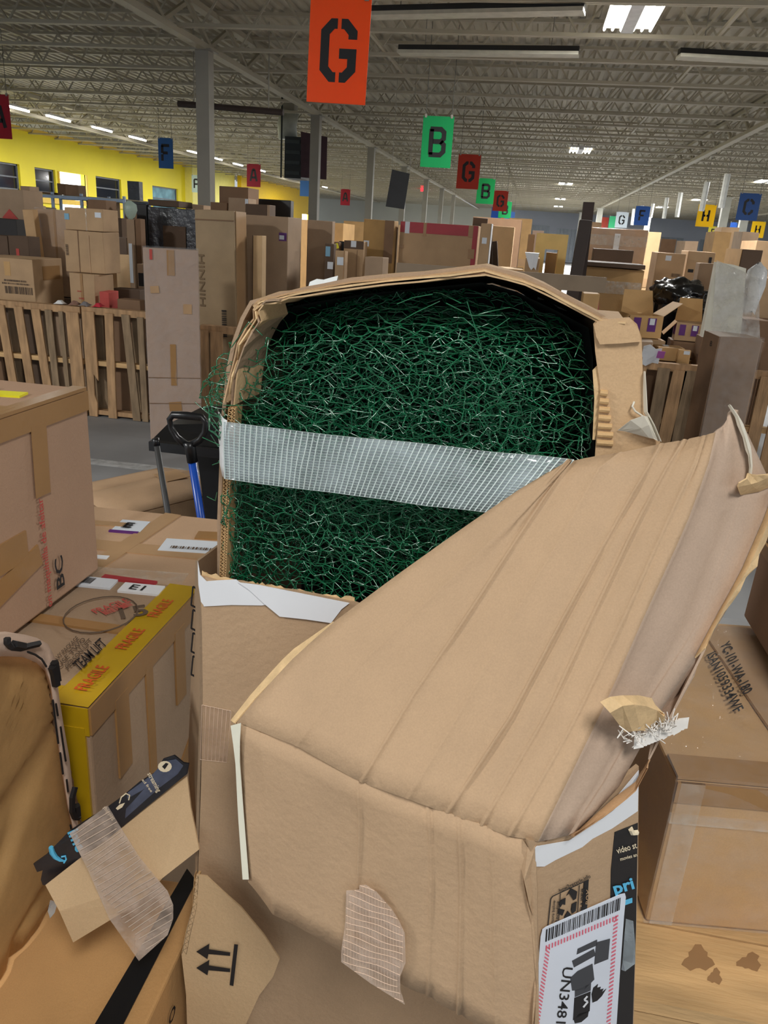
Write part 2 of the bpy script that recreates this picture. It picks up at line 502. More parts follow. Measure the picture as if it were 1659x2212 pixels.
# yellow wall with its windows and doors
def wall_with_holes(name, X, y0, y1, z1, holes, m, th=.3):
    """wall on the plane x = X; holes (y0, y1, z0, z1)"""
    mb = MB(); cuts = sorted({y0, y1, *[h[0] for h in holes], *[h[1] for h in holes]})
    for a, b in zip(cuts, cuts[1:]):
        hs = [h for h in holes if h[0] <= a + 1e-6 and h[1] >= b - 1e-6]
        zs = 0
        for h in sorted(hs, key=lambda h: h[2]):
            if h[2] > zs: mb.box(X - th, X, a, b, zs, h[2])
            zs = h[3]
        mb.box(X - th, X, a, b, zs, z1)
    return struct(mb.build(name, m))
XW = -22.3
WIN = [(30.9, 33.3, 2.62, 3.68), (34.4, 36.0, 2.62, 3.66), (39.6, 42.2, 2.62, 3.68), (45.9, 49.4, 2.3, 3.62)]
DOOR = (36.3, 38.6, .3, 3.64)
wl = wall_with_holes('wall_left', XW, 16, 50.5, 5.2, WIN + [DOOR], YEL)
MB().box(XW, XW + .12, 16, 50.5, 5.05, 5.2).build('wall_cap', YELO, wl)
MB().box(XW, XW + .1, 16, 50.5, 2.2, 2.42).build('wall_rail', YELO, wl)
for i, h in enumerate(WIN):
    r = struct(thing('window_%d' % (i + 1), '', '', (XW - .15, (h[0] + h[1]) / 2, (h[2] + h[3]) / 2)))
    del r['label']; del r['category']
    MB().box(XW - .2, XW - .17, h[0], h[1], h[2], h[3]).build('pane', GLASSD if i < 3 else mat('sky_window_glass', (120, 160, 176), .1, var=.4, scale=1.5), r)
    fm = MB(); e = .07
    for a, b, c, d in [(h[0], h[1], h[2], h[2] + e), (h[0], h[1], h[3] - e, h[3]), (h[0], h[0] + e, h[2], h[3]), (h[1] - e, h[1], h[2], h[3])]:
        fm.box(XW - .16, XW - .1, a, b, c, d)
    fm.box(XW - .16, XW - .12, h[0], h[1], (h[2] + h[3]) / 2 - .03, (h[2] + h[3]) / 2 + .03)
    fm.build('window_frame', mat('window_frame_grey', (96, 100, 108), .5), r, fix=False)
r = struct(thing('door_1', '', '', (XW, 37.4, 0))); del r['label']; del r['category']
MB().box(XW - .3, XW - .26, DOOR[0], DOOR[1], DOOR[2], DOOR[3]).build('daylight_pane', DAY, r)
MB().box(XW - .05, XW + .05, DOOR[1], DOOR[1] + .12, 0, DOOR[3]).box(XW - .05, XW + .05, DOOR[0] - .1, DOOR[0], 0, DOOR[3]).build('door_frame', YELO, r)
# far stretch of the yellow wall, set forward, then the pale end walls
wl2 = struct(MB().box(XW - .3, XW + .5, 50.5, 58, 0, 5.15).build('wall_recess', mat('pale_yellow_paint', (232, 222, 120), .6, var=.04)))
wl3 = wall_with_holes('wall_yellow_far', XW + 1.0, 58, 78, 5.1, [(66, 70.5, .2, 3.0), (74, 76.5, .2, 3.0)], mat('deep_yellow_paint', (232, 192, 26), .6, var=.05))
for i, (a, b) in enumerate([(66, 70.5), (74, 76.5)]):
    r = struct(MB().box(XW + .72, XW + .76, a, b, .2, 3.0).build('door_%d' % (i + 2), DAY))
struct(MB().box(-30, -3.4, YE, YE + .3, 0, 5.6).build('wall_far_left', PALE))
struct(MB().box(-3.4, 40, YE, YE + .3, 0, 5.6).build('wall_far_right', FAR))
for i, (x0, x1, z0, z1, m) in enumerate([(-14, -6, .2, 2.3, DAY), (-5.6, -3.6, .2, 2.3, DAY), (-.9, 1.4, .1, 3.6, DOORD), (2.2, 4.6, .1, 3.4, DOORD), (12, 15.5, .1, 3.2, DOORD), (17.2, 19.5, .1, 3.2, DOORD)]):
    if m is DOORD:
        r = struct(thing('door_%d' % (i + 5), '', '', ((x0 + x1) / 2, YE, 0))); del r['label']; del r['category']
        k = x0
        while k < x1 - .01:
            MB().box(k + .02, min(x1, k + .38), YE - .12, YE - .02, z0, z1).build('door_panel', DOORD, r); k += .4
    else:
        struct(MB().box(x0, x1, YE - .06, YE - .02, z0, z1).build('door_%d' % (i + 5), m))
struct(MB().box(5, 12, YE - .2, YE - .1, 3.4, 3.75).build('trim_1', mat('pale_lintel', (190, 190, 200), .6)))

# ---------------------------------------------------------------- ceiling lamps that are lit
def high_bay(label, x, y, z=4.98, power=620, tubes=6, w_=.72, l_=1.5):
    r = thing('ceiling_lamp', label, 'lamp', (x, y, z), group='lit high bay lamps')
    MB().box(x - w_ / 2, x + w_ / 2, y - l_ / 2, y + l_ / 2, z + .05, z + .11).box(x - .09, x + .09, y - l_ / 2, y + l_ / 2, z - .01, z + .05).build('lamp_housing', mat('lamp_housing', (206, 206, 206), .4), r)
    for i in range(tubes):
        tx = x + (i - (tubes - 1) / 2) * (w_ - .1) / (tubes - 1)
        if tubes == 6: tx += math.copysign(.03, tx - x)
        MB().tube([(tx, y - l_ / 2 + .03, z + .025), (tx, y + l_ / 2 - .03, z + .025)], .02, 6).build('lamp_tube', LAMPM, r)
    for sx in (-.3, .3):
        MB().tube([(x + sx, y, z + .1), (x + sx, y, ZD)], .008, 5).build('hanger', STEEL, r)
    lamp('overhead_light', 'AREA', (x, y, z - .03), power, w_, (0, 0, 0), (1, .99, .96), l_)
high_bay('large bright ceiling lamp nearest overhead, its tubes seen singly', 1.0, 13.3)
high_bay('second bright ceiling lamp behind the largest one', 1.2, 30.8)
high_bay('third bright ceiling lamp, small, above the green and red signs', 1.3, 47.5, power=1300)
high_bay('far small ceiling lamp above the dock doors', 1.5, 64, power=2200)
high_bay('bright ceiling lamp half out of frame above the blue C sign', 9.7, 39.5)
high_bay('bright ceiling lamp above the yellow H sign and its white tube', 9.9, 55.5, power=1500)
q = at(1206, 447, Z=4.9); high_bay('tiny far ceiling lamp above the dark post', q.x, q.y, 4.9, 1500)
q = at(1430, 449, Z=4.9); high_bay('tiny far ceiling lamp right of the white hanging tubes', q.x, q.y, 4.9, 1500)
# unseen lamps beyond the frame: behind the camera and to its right
for x, y, e in ((1, -1.9, 190), (9.7, 5.5, 620), (9.7, 22.5, 620), (-7.7, -1.5, 760), (19, 24, 620), (19, 41, 620)):  # the pair furthest right is added to brighten the far hall
    lamp('overhead_light', 'AREA', (x, y, 4.95), e, .72, (0, 0, 0), (1, .99, .96), 1.5)
# tube lamps along the yellow wall
for i, (y0, x) in enumerate([(25.6, -17.1), (27.9, -17.0), (30.7, -16.9), (33.6, -16.9), (38.9, -16.7), (42.1, -16.8), (45.5, -16.9), (49.5, -16.9), (56, -16.9), (60.5, -16.9), (65, -16.9)]):
    r = thing('tube_lamp', ['first', 'second', 'third', 'fourth', 'fifth', 'sixth', 'seventh', 'eighth', 'ninth', 'tenth', 'last'][i] + ' lit tube lamp counted from the left along the yellow wall', 'lamp', (x, y0, 4.95), group='lit tube lamps by the yellow wall')
    MB().box(x - .09, x + .09, y0 - .75, y0 + .75, 4.98, 5.04).build('lamp_housing', mat('lamp_housing', (206, 206, 206), .4), r)
    MB().tube([(x, y0 - .73, 4.95), (x, y0 + .73, 4.95)], .035, 6).build('lamp_tube', LAMPM, r)
    MB().tube([(x, y0, 5.03), (x, y0, ZD)], .01, 5).build('hanger', STEEL, r)
    if i % 2 == 0: lamp('tube_light', 'AREA', (x, y0, 4.9), 560, .2, (0, 0, 0), (1, 1, .97), 1.5)
# unlit strip fixtures under the joists
def strip_lamp(label, a, b, z=4.9):
    pa, pb = at(*a, Z=z), at(*b, Z=z)
    c = (pa + pb) / 2
    r = thing('strip_lamp', label, 'lamp', c, group='unlit strip lamps')
    MB().bar(pa, pb, .3, .05).build('lamp_diffuser', mat('strip_diffuser', (186, 182, 166), .5), r)
    u = Vector((0, 0, .07))
    MB().bar(pa + u, pb + u, .16, .09).build('lamp_housing', mat('strip_housing', (40, 38, 36), .6), r)
    for t in (.15, .85):
        q = pa.lerp(pb, t); MB().tube([q + u, (q.x, q.y, ZD)], .01, 5).build('hanger', STEEL, r)
strip_lamp('long unlit strip lamp beside the orange G sign', (800, 34), (1262, 24))
strip_lamp('long unlit strip lamp below the largest bright lamp', (862, 114), (1250, 118))
strip_lamp('long unlit strip lamp cut by the picture edge', (1465, 122), (1800, 140))
r = thing('overhead_pipe', 'dark pipe crossing below the joists behind the front pillar', 'pipe', at(480, 228, Y=17))
MB().tube([at(385, 224, Y=17), at(612, 243, Y=17)], .06, 8).build('pipe_run', mat('dark_pipe', (62, 50, 46), .6), r)
for p in ((420, 227), (580, 240)):
    q = at(*p, Y=17); MB().tube([q, (q.x, q.y, ZD)], .012, 5).build('hanger', STEEL, r)

# ---------------------------------------------------------------- hanging signs
def sign_mat(rgb):
    """thin plastic sheet that lets some of the light behind it through"""
    n = 'sign_%d_%d_%d' % rgb
    if n in MATS: return MATS[n]
    m = mat(n, rgb, .5, var=.05, scale=3)
    N, L = m.node_tree.nodes, m.node_tree.links
    t = N.new('ShaderNodeBsdfTranslucent'); t.inputs[0].default_value = (*lin(rgb), 1)
    x = N.new('ShaderNodeMixShader'); x.inputs[0].default_value = .45
    L.new(N['Principled BSDF'].outputs[0], x.inputs[1]); L.new(t.outputs[0], x.inputs[2])
    L.new(x.outputs[0], N['Material Output'].inputs[0])
    return m
def sign(label, c, hpx, ch, rgb, ratio=.66, H_=.9, lean=0., group=None, ink=(18, 16, 18), scale=.5):
    Y = H_ * 1680 / hpx
    p = at(*c, Y=Y)
    W = H_ * ratio
    r = thing('hanging_sign', label, 'sign', p, group=group)
    n = Vector((0, -1, 0)); U = Vector((math.cos(lean), 0, -math.sin(lean))); V = Vector((math.sin(lean), 0, math.cos(lean)))
    a = p - U * W / 2 - V * H_ / 2
    MB().prism([a, a + U * W, a + U * W + V * H_, a + V * H_], (0, .004, 0)).build('sign_board', sign_mat(rgb), r)
    if ch:
        hh = H_ * scale
        mb = MB(); strokes_on(mb, ch, a + U * (W / 2 - .32 * hh) + V * (H_ / 2 - hh / 2), U, V, hh, wd=.19)
        mb.build('sign_letter', mat('sign_ink', ink, .6), r, fix=False)
    for s in (.08, .92):
        q = a + U * (W * s) + V * H_
        MB().tube([q - V * .03, (q.x, q.y, ZD)], .006, 5).build('cord', mat('cord', (90, 90, 86), .7), r)
        MB().box(q.x - .02, q.x + .02, q.y - .015, q.y + .02, q.z - .03, q.z + .03).build('clip', STEEL, r)
sign('large orange hanging sign with a black stencil letter G', (731, 110), 183, 'G', (255, 108, 14), .655, lean=.02)
sign('bright green hanging sign with B, largest of the green ones', (944, 307), 92, 'B', (30, 178, 104), .66)
sign('red G sign just behind the largest green B sign', (1012, 371), 63, 'G', (196, 62, 32), .70)
sign('second green B sign, between the two red G signs', (1049, 413), 47, 'B', (38, 178, 100), .74)
sign('smaller red G sign overlapping the last green B sign', (1081, 434), 38, 'G', (186, 56, 34), .74)
sign('smallest green B sign, partly behind a red sign', (1091, 453), 31, 'B', (38, 170, 96), .8)
sign('small blue sign peeping out behind the smallest green sign', (1072, 462), 25, None, (60, 112, 190), .8)
sign('tiny red sign below the smallest green sign', (1087, 471), 22, None, (206, 54, 46), .8)
sign('pale blue sign hanging lowest at the end of the sign row', (1100, 472), 26, None, (112, 156, 216), .8)
sign('blue hanging sign with a black letter F', (358, 331), 59, 'F', (62, 116, 176), .56)
sign('red hanging sign cut by the picture edge, letter A', (-2, 252), 86, 'A', (190, 38, 62), .62)
sign('red hanging sign with a dark A left of the ceiling heater', (548, 379), 44, 'A', (168, 26, 50), .68)
sign('small red A sign right of the second pillar', (746, 426), 31, 'A', (176, 24, 48), .64)
sign('small blue sign half hidden behind the second pillar', (660, 405), 34, None, (70, 128, 190), .7)
sign('white sign with a black P beside the front pillar', (424, 397), 34, 'P', (190, 204, 198), .6)
sign('blue hanging sign with a black letter C', (1617, 447), 48, 'C', (52, 98, 164), .8)
sign('yellow hanging sign with an H, behind a white tube', (1525, 466), 40, 'H', (236, 206, 30), .82)
sign('yellow H sign hanging lowest, near the picture edge', (1637, 496), 29, 'H', (234, 208, 36), .84)
sign('small dull yellow sign below the larger yellow H', (1540, 502), 22, 'F', (204, 196, 70), .84)
sign('small blue sign beside the paired white pillars', (1583, 497), 28, None, (104, 150, 214), .45)
sign('white hanging sign with a black letter G', (1343, 475), 29, 'G', (206, 214, 220), .8)
sign('blue sign with a white tube hanging in front', (1387, 466), 35, 'F', (64, 112, 180), .78)
sign('small red sign left of the white G sign', (1305, 481), 20, None, (206, 86, 70), .8)
sign('small green sign between the red and the white G sign', (1323, 480), 22, None, (44, 150, 100), .6)
sign('pale blue flag sign above the black television', (571, 427), 18, None, (72, 150, 206), .9)
# seen from behind / unlit banners
r = thing('hanging_banner', 'black banner hanging askew from the roof, right of centre pillars', 'banner', at(857, 410, Y=19))
q = [at(833, 446, Y=19), at(873, 452, Y=19.1), at(885, 375, Y=19.1), at(847, 366, Y=19)]
MB().prism(q, (0, .015, 0)).build('banner_sheet', mat('black_banner', (26, 28, 32), .7, var=.2), r)
for s in (q[3], q[2]): MB().tube([s, (s.x, s.y, ZD)], .006, 5).build('cord', STEEL, r)
r = thing('hanging_banner', 'dull maroon banner behind the second pillar', 'banner', at(678, 338, Y=22))
q = [at(650, 383, Y=25), at(705, 388, Y=25), at(707, 296, Y=25), at(650, 284, Y=25)]
MB().prism(q, (0, .015, 0)).build('banner_sheet', mat('maroon_banner', (70, 46, 56), .7, var=.1), r)
for s in (q[3], q[2]): MB().tube([s, (s.x, s.y, ZD)], .006, 5).build('cord', STEEL, r)
r = thing('ceiling_heater', 'black ceiling heater with a white duct above', 'heater', at(628, 345, Y=25.5))
a, b = at(614, 384, Y=25.5), at(652, 296, Y=25.5)
MB().box(a.x, b.x, 25.5, 26.5, a.z, b.z).build('heater_case', mat('heater_black', (30, 36, 38), .5), r)
for i in range(4):
    z = a.z + (b.z - a.z) * (i + .5) / 4
    MB().box(a.x + .05, b.x - .05, 25.44, 25.5, z - .05, z + .05).build('louvre', mat('heater_louvre', (52, 60, 62), .5), r)
MB().tube([at(622, 300, Y=26), at(620, 270, Y=26), at(626, 240, Y=26)], .3, 14).build('duct', mat('white_duct', (176, 180, 172), .5), r, smooth=True)
q = at(626, 240, Y=26); MB().box(q.x - .2, q.x + .2, 25.8, 26.2, q.z, ZD).build('bracket', STEEL, r)
a2 = at(607, 384, Y=25.5)
MB().tube([(a2.x, 25.5, a.z), (a2.x, 25.5, ZD)], .03, 6).build('hanger', mat('heater_black', (30, 36, 38)), r)
# white tubes hanging in a row on the right
for i, (a, b, Y) in enumerate([((1572, 376), (1558, 449), 31), ((1528, 393), (1515, 456), 35), ((1471, 416), (1462, 469), 42), ((1441, 427), (1434, 472), 50), ((1411, 440), (1405, 470), 56), ((1388, 444), (1383, 480), 62), ((1369, 451), (1365, 486), 68)]):
    p, q = at(*a, Y=Y), at(*b, Y=Y)
    r = thing('hanging_tube', ['longest white hanging tube, nearest the right picture edge, above the blue C sign', 'white hanging tube in front of the yellow H sign', 'white hanging tube left of the yellow H sign, with a tan top', 'thin white hanging tube, fourth counted from the right', 'thin white hanging tube, fifth counted from the right', 'white hanging tube in front of the blue F sign', 'farthest white hanging tube, just right of the white G sign'][i], 'tube', q, group='white hanging tubes')
    MB().tube([q, p], .11, 8).build('tube_body', mat('white_tube', (224, 226, 222), .4), r)
    MB().tube([p - Vector((0, 0, .03)), (p.x, p.y, ZD + .05)], .012, 5).build('cord', STEEL, r)
r = thing('exit_light', 'small round red light below the roof, left of the sign row', 'light', at(913, 407, Y=60))
p = at(913, 407, Y=60)
MB().tube([(p.x, 60, p.z - .2), (p.x, 60, p.z + .2)], .14, 8).build('red_lens', mat('red_glow', (255, 40, 50), .4, emit=3), r)
MB().tube([(p.x, 60, p.z + .2), (p.x, 60, ZD)], .02, 5).build('hanger', STEEL, r)

# ================================================================ the torn carton with the wire
YF = 1.06
main = thing('torn_carton', 'tall torn cardboard carton, its front panel folded out, holding green wire', 'box', (-.2, 1.2, 0))
def fp(px, py, Y=YF): return at(px, py, Y=Y)
def poly_part(name, pix, Y, m, thick=.004, parent=main, back=True):
    """a sheet of board whose outline is given on the plane y = Y (or per point (px, py, Y))"""
    q = [fp(p[0], p[1], p[2] if len(p) > 2 else Y) for p in pix]
    return MB().prism(q, (0, thick, 0)).build(name, m, parent)
# lower front panel and side
lower = poly_part('front_panel', [(432, 1244), (470, 1254), (520, 1256), (580, 1270), (640, 1276), (700, 1288), (762, 1300), (1100, 1420), (1120, 1800), (1120, 2300), (1115, 2900), (418, 2900), (412, 2300), (420, 2050), (428, 1880), (434, 1700), (438, 1500), (436, 1350)], YF, MAIN, .005)
rows = []
for (a, b) in [((434, 1240), (428, 1212)), ((438, 1350), (424, 1330)), ((438, 1500), (417, 1480)), ((434, 1640), (412, 1620)), ((430, 1780), (413, 1760)), ((426, 1900), (418, 1880)), ((418, 2100), (410, 2080)), ((414, 2300), (408, 2290)), ((418, 2900), (412, 2890))]:
    p, q = fp(a[0], a[1], YF + .001), fp(b[0], b[1], YF + .19)
    if a[1] > 1850: q = Vector((p.x + .012, q.y, q.z))
    q2 = q + Vector((.02, .19, 0))
    rows.append([p, p.lerp(q, .5) + Vector((-.002, 0, 0)), q, q2])
MB().loft(rows, .005).build('left_panel', kraft('kraft_side', (150, 126, 100)), main, smooth=False)
# black frames printed on the left panel
mb = MB()
for i in range(4):
    y = 1268 + i * 50
    t = lambda a, b: fp(a, b, YF + .09) + Vector((-.006, 0, 0))
    p = [t(424, y), t(434, y + 6), t(431, y + 46), t(420, y + 40)]
    for a, b in zip(p, p[1:] + p[:1]): mb.bar(a, b, .003, .002, up=Vector((1, 0, 0)))
mb.build('print_mark', BLK, main)
# shell round the wire: sides, top and back
out = [(470, 1254), (474, 1120), (480, 1000), (486, 900), (498, 800), (512, 740), (530, 690), (548, 655), (590, 643), (650, 630), (760, 612), (900, 597), (1045, 583), (1130, 606), (1220, 648), (1300, 690), (1310, 760), (1312, 900), (1312, 1000), (1312, 1240)]
rowf = [fp(p[0], p[1], 1.10) for p in out]
rowf[0].z = .7; rowf[-1].z = .7
cx = Vector((-.16, 1.5, 1.5))
rowb = []
for p in rowf:
    rowb.append(Vector((p.x * .92 - .012, 1.52, p.z - (.04 if p.z > 1.6 else .0))))
rows = []
for t in (0, .25, .5, .75, 1):
    rows.append([a.lerp(b, t) + noise.noise_vector(a * 9 + Vector((0, t * 4, 0))) * (.004 + .004 * t) for a, b in zip(rowf, rowb)])
MB().loft(rows, .006).build('shell', K2, main)
MB().prism([p + Vector((0, .002, 0)) for p in rowb], (0, .006, 0)).build('back_panel', mat('matte_black_inner', (7, 8, 9), .7), main)
# matte black sheet inside, set off from the shell; open on the left where card shows
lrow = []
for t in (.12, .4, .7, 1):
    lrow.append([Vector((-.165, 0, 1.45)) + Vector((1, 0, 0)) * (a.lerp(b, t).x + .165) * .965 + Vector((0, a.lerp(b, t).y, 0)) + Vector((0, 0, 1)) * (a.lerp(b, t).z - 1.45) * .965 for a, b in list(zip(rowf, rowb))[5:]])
MB().loft(lrow).build('inner_sheet', mat('matte_black_inner', (7, 8, 9), .7), main)
# torn layered rim along the top
for lay, (dy, dz, dY, m) in enumerate([(0, 0, 0, K1), (5, -.004, -.012, TORN), (10, -.008, -.004, K2), (15, -.011, -.016, K4)]):
    top = [(545, 660), (562, 646), (590, 643), (620, 634), (650, 630), (705, 618), (760, 611), (830, 603), (900, 597), (970, 589), (1045, 582), (1090, 592), (1130, 605), (1175, 624), (1220, 647), (1262, 670), (1300, 690), (1350, 694)]
    ra, rb = [], []
    rnd = random.Random(lay)
    for i, p in enumerate(top):
        q = fp(p[0] + lay * 1.5, p[1] + dy + rnd.uniform(-2, 2) - 2, 1.085 + dY + rnd.uniform(-.006, .006))
        ra.append(q); rb.append(Vector((q.x, 1.17, q.z + dz * .2 + .004 - lay * .002)))
    MB().loft([ra, rb], .0022).build('rim_ply', m, main)
# crumpled corner and left rim plies
for lay in range(4):
    rnd = random.Random(20 + lay)
    ed = [(590, 648), (560, 650), (545, 668), (552, 690), (535, 712), (515, 745), (505, 775), (496, 815), (488, 870)]
    ra = [fp(p[0] + lay * 5 + rnd.uniform(-4, 4), p[1] + lay * 2 + rnd.uniform(-3, 3), 1.07 + rnd.uniform(-.008, .01)) for p in ed]
    rm = [p + Vector((.006 + rnd.uniform(-.004, .004), .03, .003)) for p in ra]
    rb = [p + Vector((.016, .07, .006)) for p in ra]
    MB().loft([ra, rm, rb], .0022).build('rim_ply', [K1, TORN, K2, K4][lay], main)
# corrugated edge: two liners with the fluted medium between, along a line of points
def corrugated(pts, wd_dir, width, depth_dir, depth, pitch, name='corrugated_edge', m=FLUTE, parent=main):
    mb = MB()
    L = [0]
    for a, b in zip(pts, pts[1:]): L.append(L[-1] + (b - a).length)
    def P_(s):
        s = max(0, min(L[-1], s))
        for i in range(len(pts) - 1):
            if s <= L[i + 1]: return pts[i].lerp(pts[i + 1], (s - L[i]) / (L[i + 1] - L[i]))
        return pts[-1]
    n = int(L[-1] / pitch * 6)
    A, B, C, D_, E_, F_ = [], [], [], [], [], []
    for i in range(n + 1):
        p = P_(L[-1] * i / n)
        u = wd_dir * (width * .5 * (1 + .8 * math.sin(2 * math.pi * i / 6)))
        A.append(p + u); B.append(p + u + depth_dir * depth)
        C.append(p); D_.append(p + depth_dir * depth)
        E_.append(p + wd_dir * width); F_.append(p + wd_dir * width + depth_dir * depth)
    for a, b in ((A, B), (C, D_), (E_, F_)): mb.loft([a, b], .0006)
    return mb.build(name, m, parent)
pl_ = [fp(474, 1254, 1.07), fp(477, 1180, 1.07), fp(480, 1100, 1.07), fp(483, 1030, 1.07), fp(488, 960, 1.07), fp(494, 880, 1.07)]
corrugated(pl_, Vector((1, 0, 0)), .0055, Vector((0, 1, 0)), .03, .0062)
corrugated([p + Vector((.006, 0, 0)) for p in pl_], Vector((1, 0, 0)), .0045, Vector((0, 1, 0)), .03, .0045)
rnd = random.Random(77)
for lay in range(3):
    ra, rb = [], []
    for i in range(34):
        t = i / 33
        x = 436 + 330 * t; y = 1240 + 14 * min(1, t * 5) + 44 * max(0, t - .15) / .85
        q = fp(x, y + lay * 2 - rnd.uniform(0, 9) * (1 if lay < 2 else .4), YF + .004 + lay * .005)
        ra.append(q); rb.append(fp(x, y + 26, YF + .003 + lay * .004))
    MB().loft([ra, rb], .0012).build('torn_edge_ply', [TORN, FLUTE, K1][lay], main)
# white paper tape along the torn edge
poly_part('paper_tape', [(430, 1240), (446, 1256), (470, 1254), (510, 1252), (522, 1262), (560, 1285), (585, 1305), (565, 1308), (500, 1307), (440, 1310)], YF - .002, WHT, .0012)
poly_part('paper_tape', [(514, 1258), (560, 1264), (640, 1280), (755, 1303), (738, 1316), (715, 1346), (660, 1338), (604, 1332), (570, 1304), (540, 1276)], YF - .004, WHT, .0012)
poly_part('paper_tape', [(427, 1212), (432, 1240), (441, 1309), (434, 1300), (428, 1260)], YF - .001, WHT, .0012)
# reinforced tape scrap on the front panel
def grid_tape(quad, nu, nv, name, parent, m_film, m_thread, r=.0005, lift=Vector((0, -.001, 0)), sag=0., wu=None):
    """film with a net of threads between four corners (bl, br, tr, tl)"""
    bl, br, tr, tl = quad
    def S(u, v):
        p = bl.lerp(br, u).lerp(tl.lerp(tr, u), v)
        k = noise.noise(p * 14) * sag
        return p + lift.normalized() * k + lift
    f = MB().loft([[S(u / 16, v / 6) for u in range(17)] for v in range(7)], .0003).build(name, m_film, parent, smooth=True)
    mb = MB()
    for i in range(nu + 1):
        u = i / nu
        wr = .004 * (noise.noise(Vector((i * .37, 0, 5)))) / 1.0
        mb.tube([S(min(1, max(0, u + wr * math.sin(k))), k / 6) + lift * .3 for k in range(7)], wu or r, 3, False)
    for j in range(nv + 1):
        mb.tube([S(k / 16, j / nv) + lift * .3 for k in range(17)], r, 3, False)
    t = mb.build(name + '_threads', m_thread, f, origin=parent['_o'])
    t['kind'] = 'stuff'
    return f
TFILM = film('tape_film', (196, 208, 214), .32, .1, .5, 12)
TTHR = mat('tape_thread', (205, 218, 216), .45, var=.05)
TTHR2 = mat('tape_thread_pale', (226, 200, 178), .5, var=.05)
TFILM2 = film('tape_film_warm', (212, 190, 172), .36, .25, .3, 30)
grid_tape([fp(433, 1640, YF), fp(490, 1646, YF), fp(500, 1535, YF), fp(437, 1522, YF)], 7, 1, 'reinforced_tape', main, film('tape_film_faint', (206, 176, 150), .15), TTHR2, .0005)
# wide reinforced tape round the wire
YT = 1.045
grid_tape([fp(486, 1034, YT), fp(1130, 1118, YT), fp(1240, 994, YT), fp(482, 912, YT)], 58, 21, 'wide_reinforced_tape', main, TFILM, TTHR, .00042, Vector((0, -.001, 0)), .012, wu=.0011)
rows = []
for (a, b, c) in [((478, 898), (470, 884), (490, 908)), ((476, 930), (474, 915), (488, 920)), ((474, 965), (472, 950), (486, 960)), ((474, 1000), (480, 990), (486, 1000)), ((480, 1028), (482, 1010), (488, 1034))]:
    rows.append([fp(*b, YT + .12), fp(*a, YT + .03), fp(a[0] + 5, a[1] + 6, YT + .01), fp(*c, YT)])
MB().loft(rows, .0006).build('tape_end', mat('white_tape_end', (214, 218, 220), .4, var=.05, bump=.3, bscale=50), main, smooth=True)

# folded-out front panel -------------------------------------------------
A_, B_, C_ = at(510, 1562, Y=.88), at(1130, 1815, Y=.75), at(1225, 996, Y=1.05)
n_ = (B_ - A_).cross(C_ - A_).normalized()
if n_.y > 0: n_ = -n_
def sheet_pt(px, py, off=0.): return atp(px, py, A_ + n_ * off, n_)
def rib(pix, off=0., n=12, f=None):
    """resample a pixel polyline to n points on the sheet plane"""
    L = [0]
    for a, b in zip(pix, pix[1:]): L.append(L[-1] + math.hypot(b[0] - a[0], b[1] - a[1]))
    out = []
    for k in range(n):
        s = L[-1] * k / (n - 1)
        for i in range(len(pix) - 1):
            if s <= L[i + 1] + 1e-6:
                t = (s - L[i]) / (L[i + 1] - L[i]); break
        x = pix[i][0] + (pix[i + 1][0] - pix[i][0]) * t; y = pix[i][1] + (pix[i + 1][1] - pix[i][1]) * t
        out.append((f or sheet_pt)(x, y, off))
    return out
NS = 16
ribs = [
 (rib([(512, 1560), (560, 1500), (640, 1415), (720, 1344), (860, 1240), (1000, 1140), (1120, 1058), (1225, 995)], 0, NS)),
 (rib([(640, 1612), (760, 1452), (900, 1320), (1040, 1190), (1150, 1080), (1228, 996)], .004, NS)),
 (rib([(780, 1690), (900, 1490), (1000, 1345), (1100, 1190), (1180, 1070), (1234, 995)], .000, NS)),
 (rib([(880, 1726), (1000, 1530), (1110, 1330), (1210, 1165), (1300, 1000), (1340, 977)], .006, NS)),
 (rib([(966, 1757), (1100, 1556), (1215, 1340), (1330, 1130), (1400, 1010), (1428, 958)], -.001, NS)),
 (rib([(1040, 1784), (1180, 1545), (1280, 1330), (1375, 1130), (1440, 1010), (1478, 950)], -.002, NS)),
 (rib([(1100, 1806), (1240, 1560), (1350, 1330), (1440, 1130), (1500, 1000), (1520, 941)], .002, NS)),
 (rib([(1162, 1818), (1230, 1680), (1310, 1515), (1390, 1335), (1482, 1135), (1530, 1005), (1546, 934)], .000, NS)),
]
def creased(ribs_, nn, amp, creases, div=3, wob=.004):
    """rows between ribs, with a narrow raised crease beside each rib listed in creases"""
    rows = []
    for k, (a, b) in enumerate(zip(ribs_, ribs_[1:])):
        rows.append(a)
        for t in range(1, div + 1):
            t = t / (div + 1)
            rows.append([p.lerp(q, t) + nn * (noise.noise(p.lerp(q, t) * 9) * wob * math.sin(t * 3.1416)) for p, q in zip(a, b)])
    rows.append(ribs_[-1])
    out = []
    for r_ in rows:
        out.append(r_)
    for k, h in creases.items():
        i = k * (div + 1)
        if not (0 < i < len(rows) - 1): continue
        base, nx, pv = rows[i], rows[i + 1], rows[i - 1]
        new = []
        for f, hh in ((-1, -.4), (-.45, .5), (0, 1), (.45, .3), (1, -.6)):
            row = []
            for j, p in enumerate(base):
                d = ((nx[j] - pv[j]).normalized()) * .0045 * f
                amt = hh * h * amp * (.6 + .5 * noise.noise(p * 14 + Vector((k, 0, 0))))
                row.append(p + d + nn * amt)
            new.append(row)
        rows[i] = new
    flat = []
    for r_ in rows:
        if isinstance(r_[0], list): flat += r_
        else: flat.append(r_)
    return flat
MB().loft(creased(ribs, n_, .0042, {1: .35, 2: 1, 3: .4, 4: 1.3, 5: 1.1, 6: .7}), .005).build('folded_panel', MAIN, main, smooth=True)
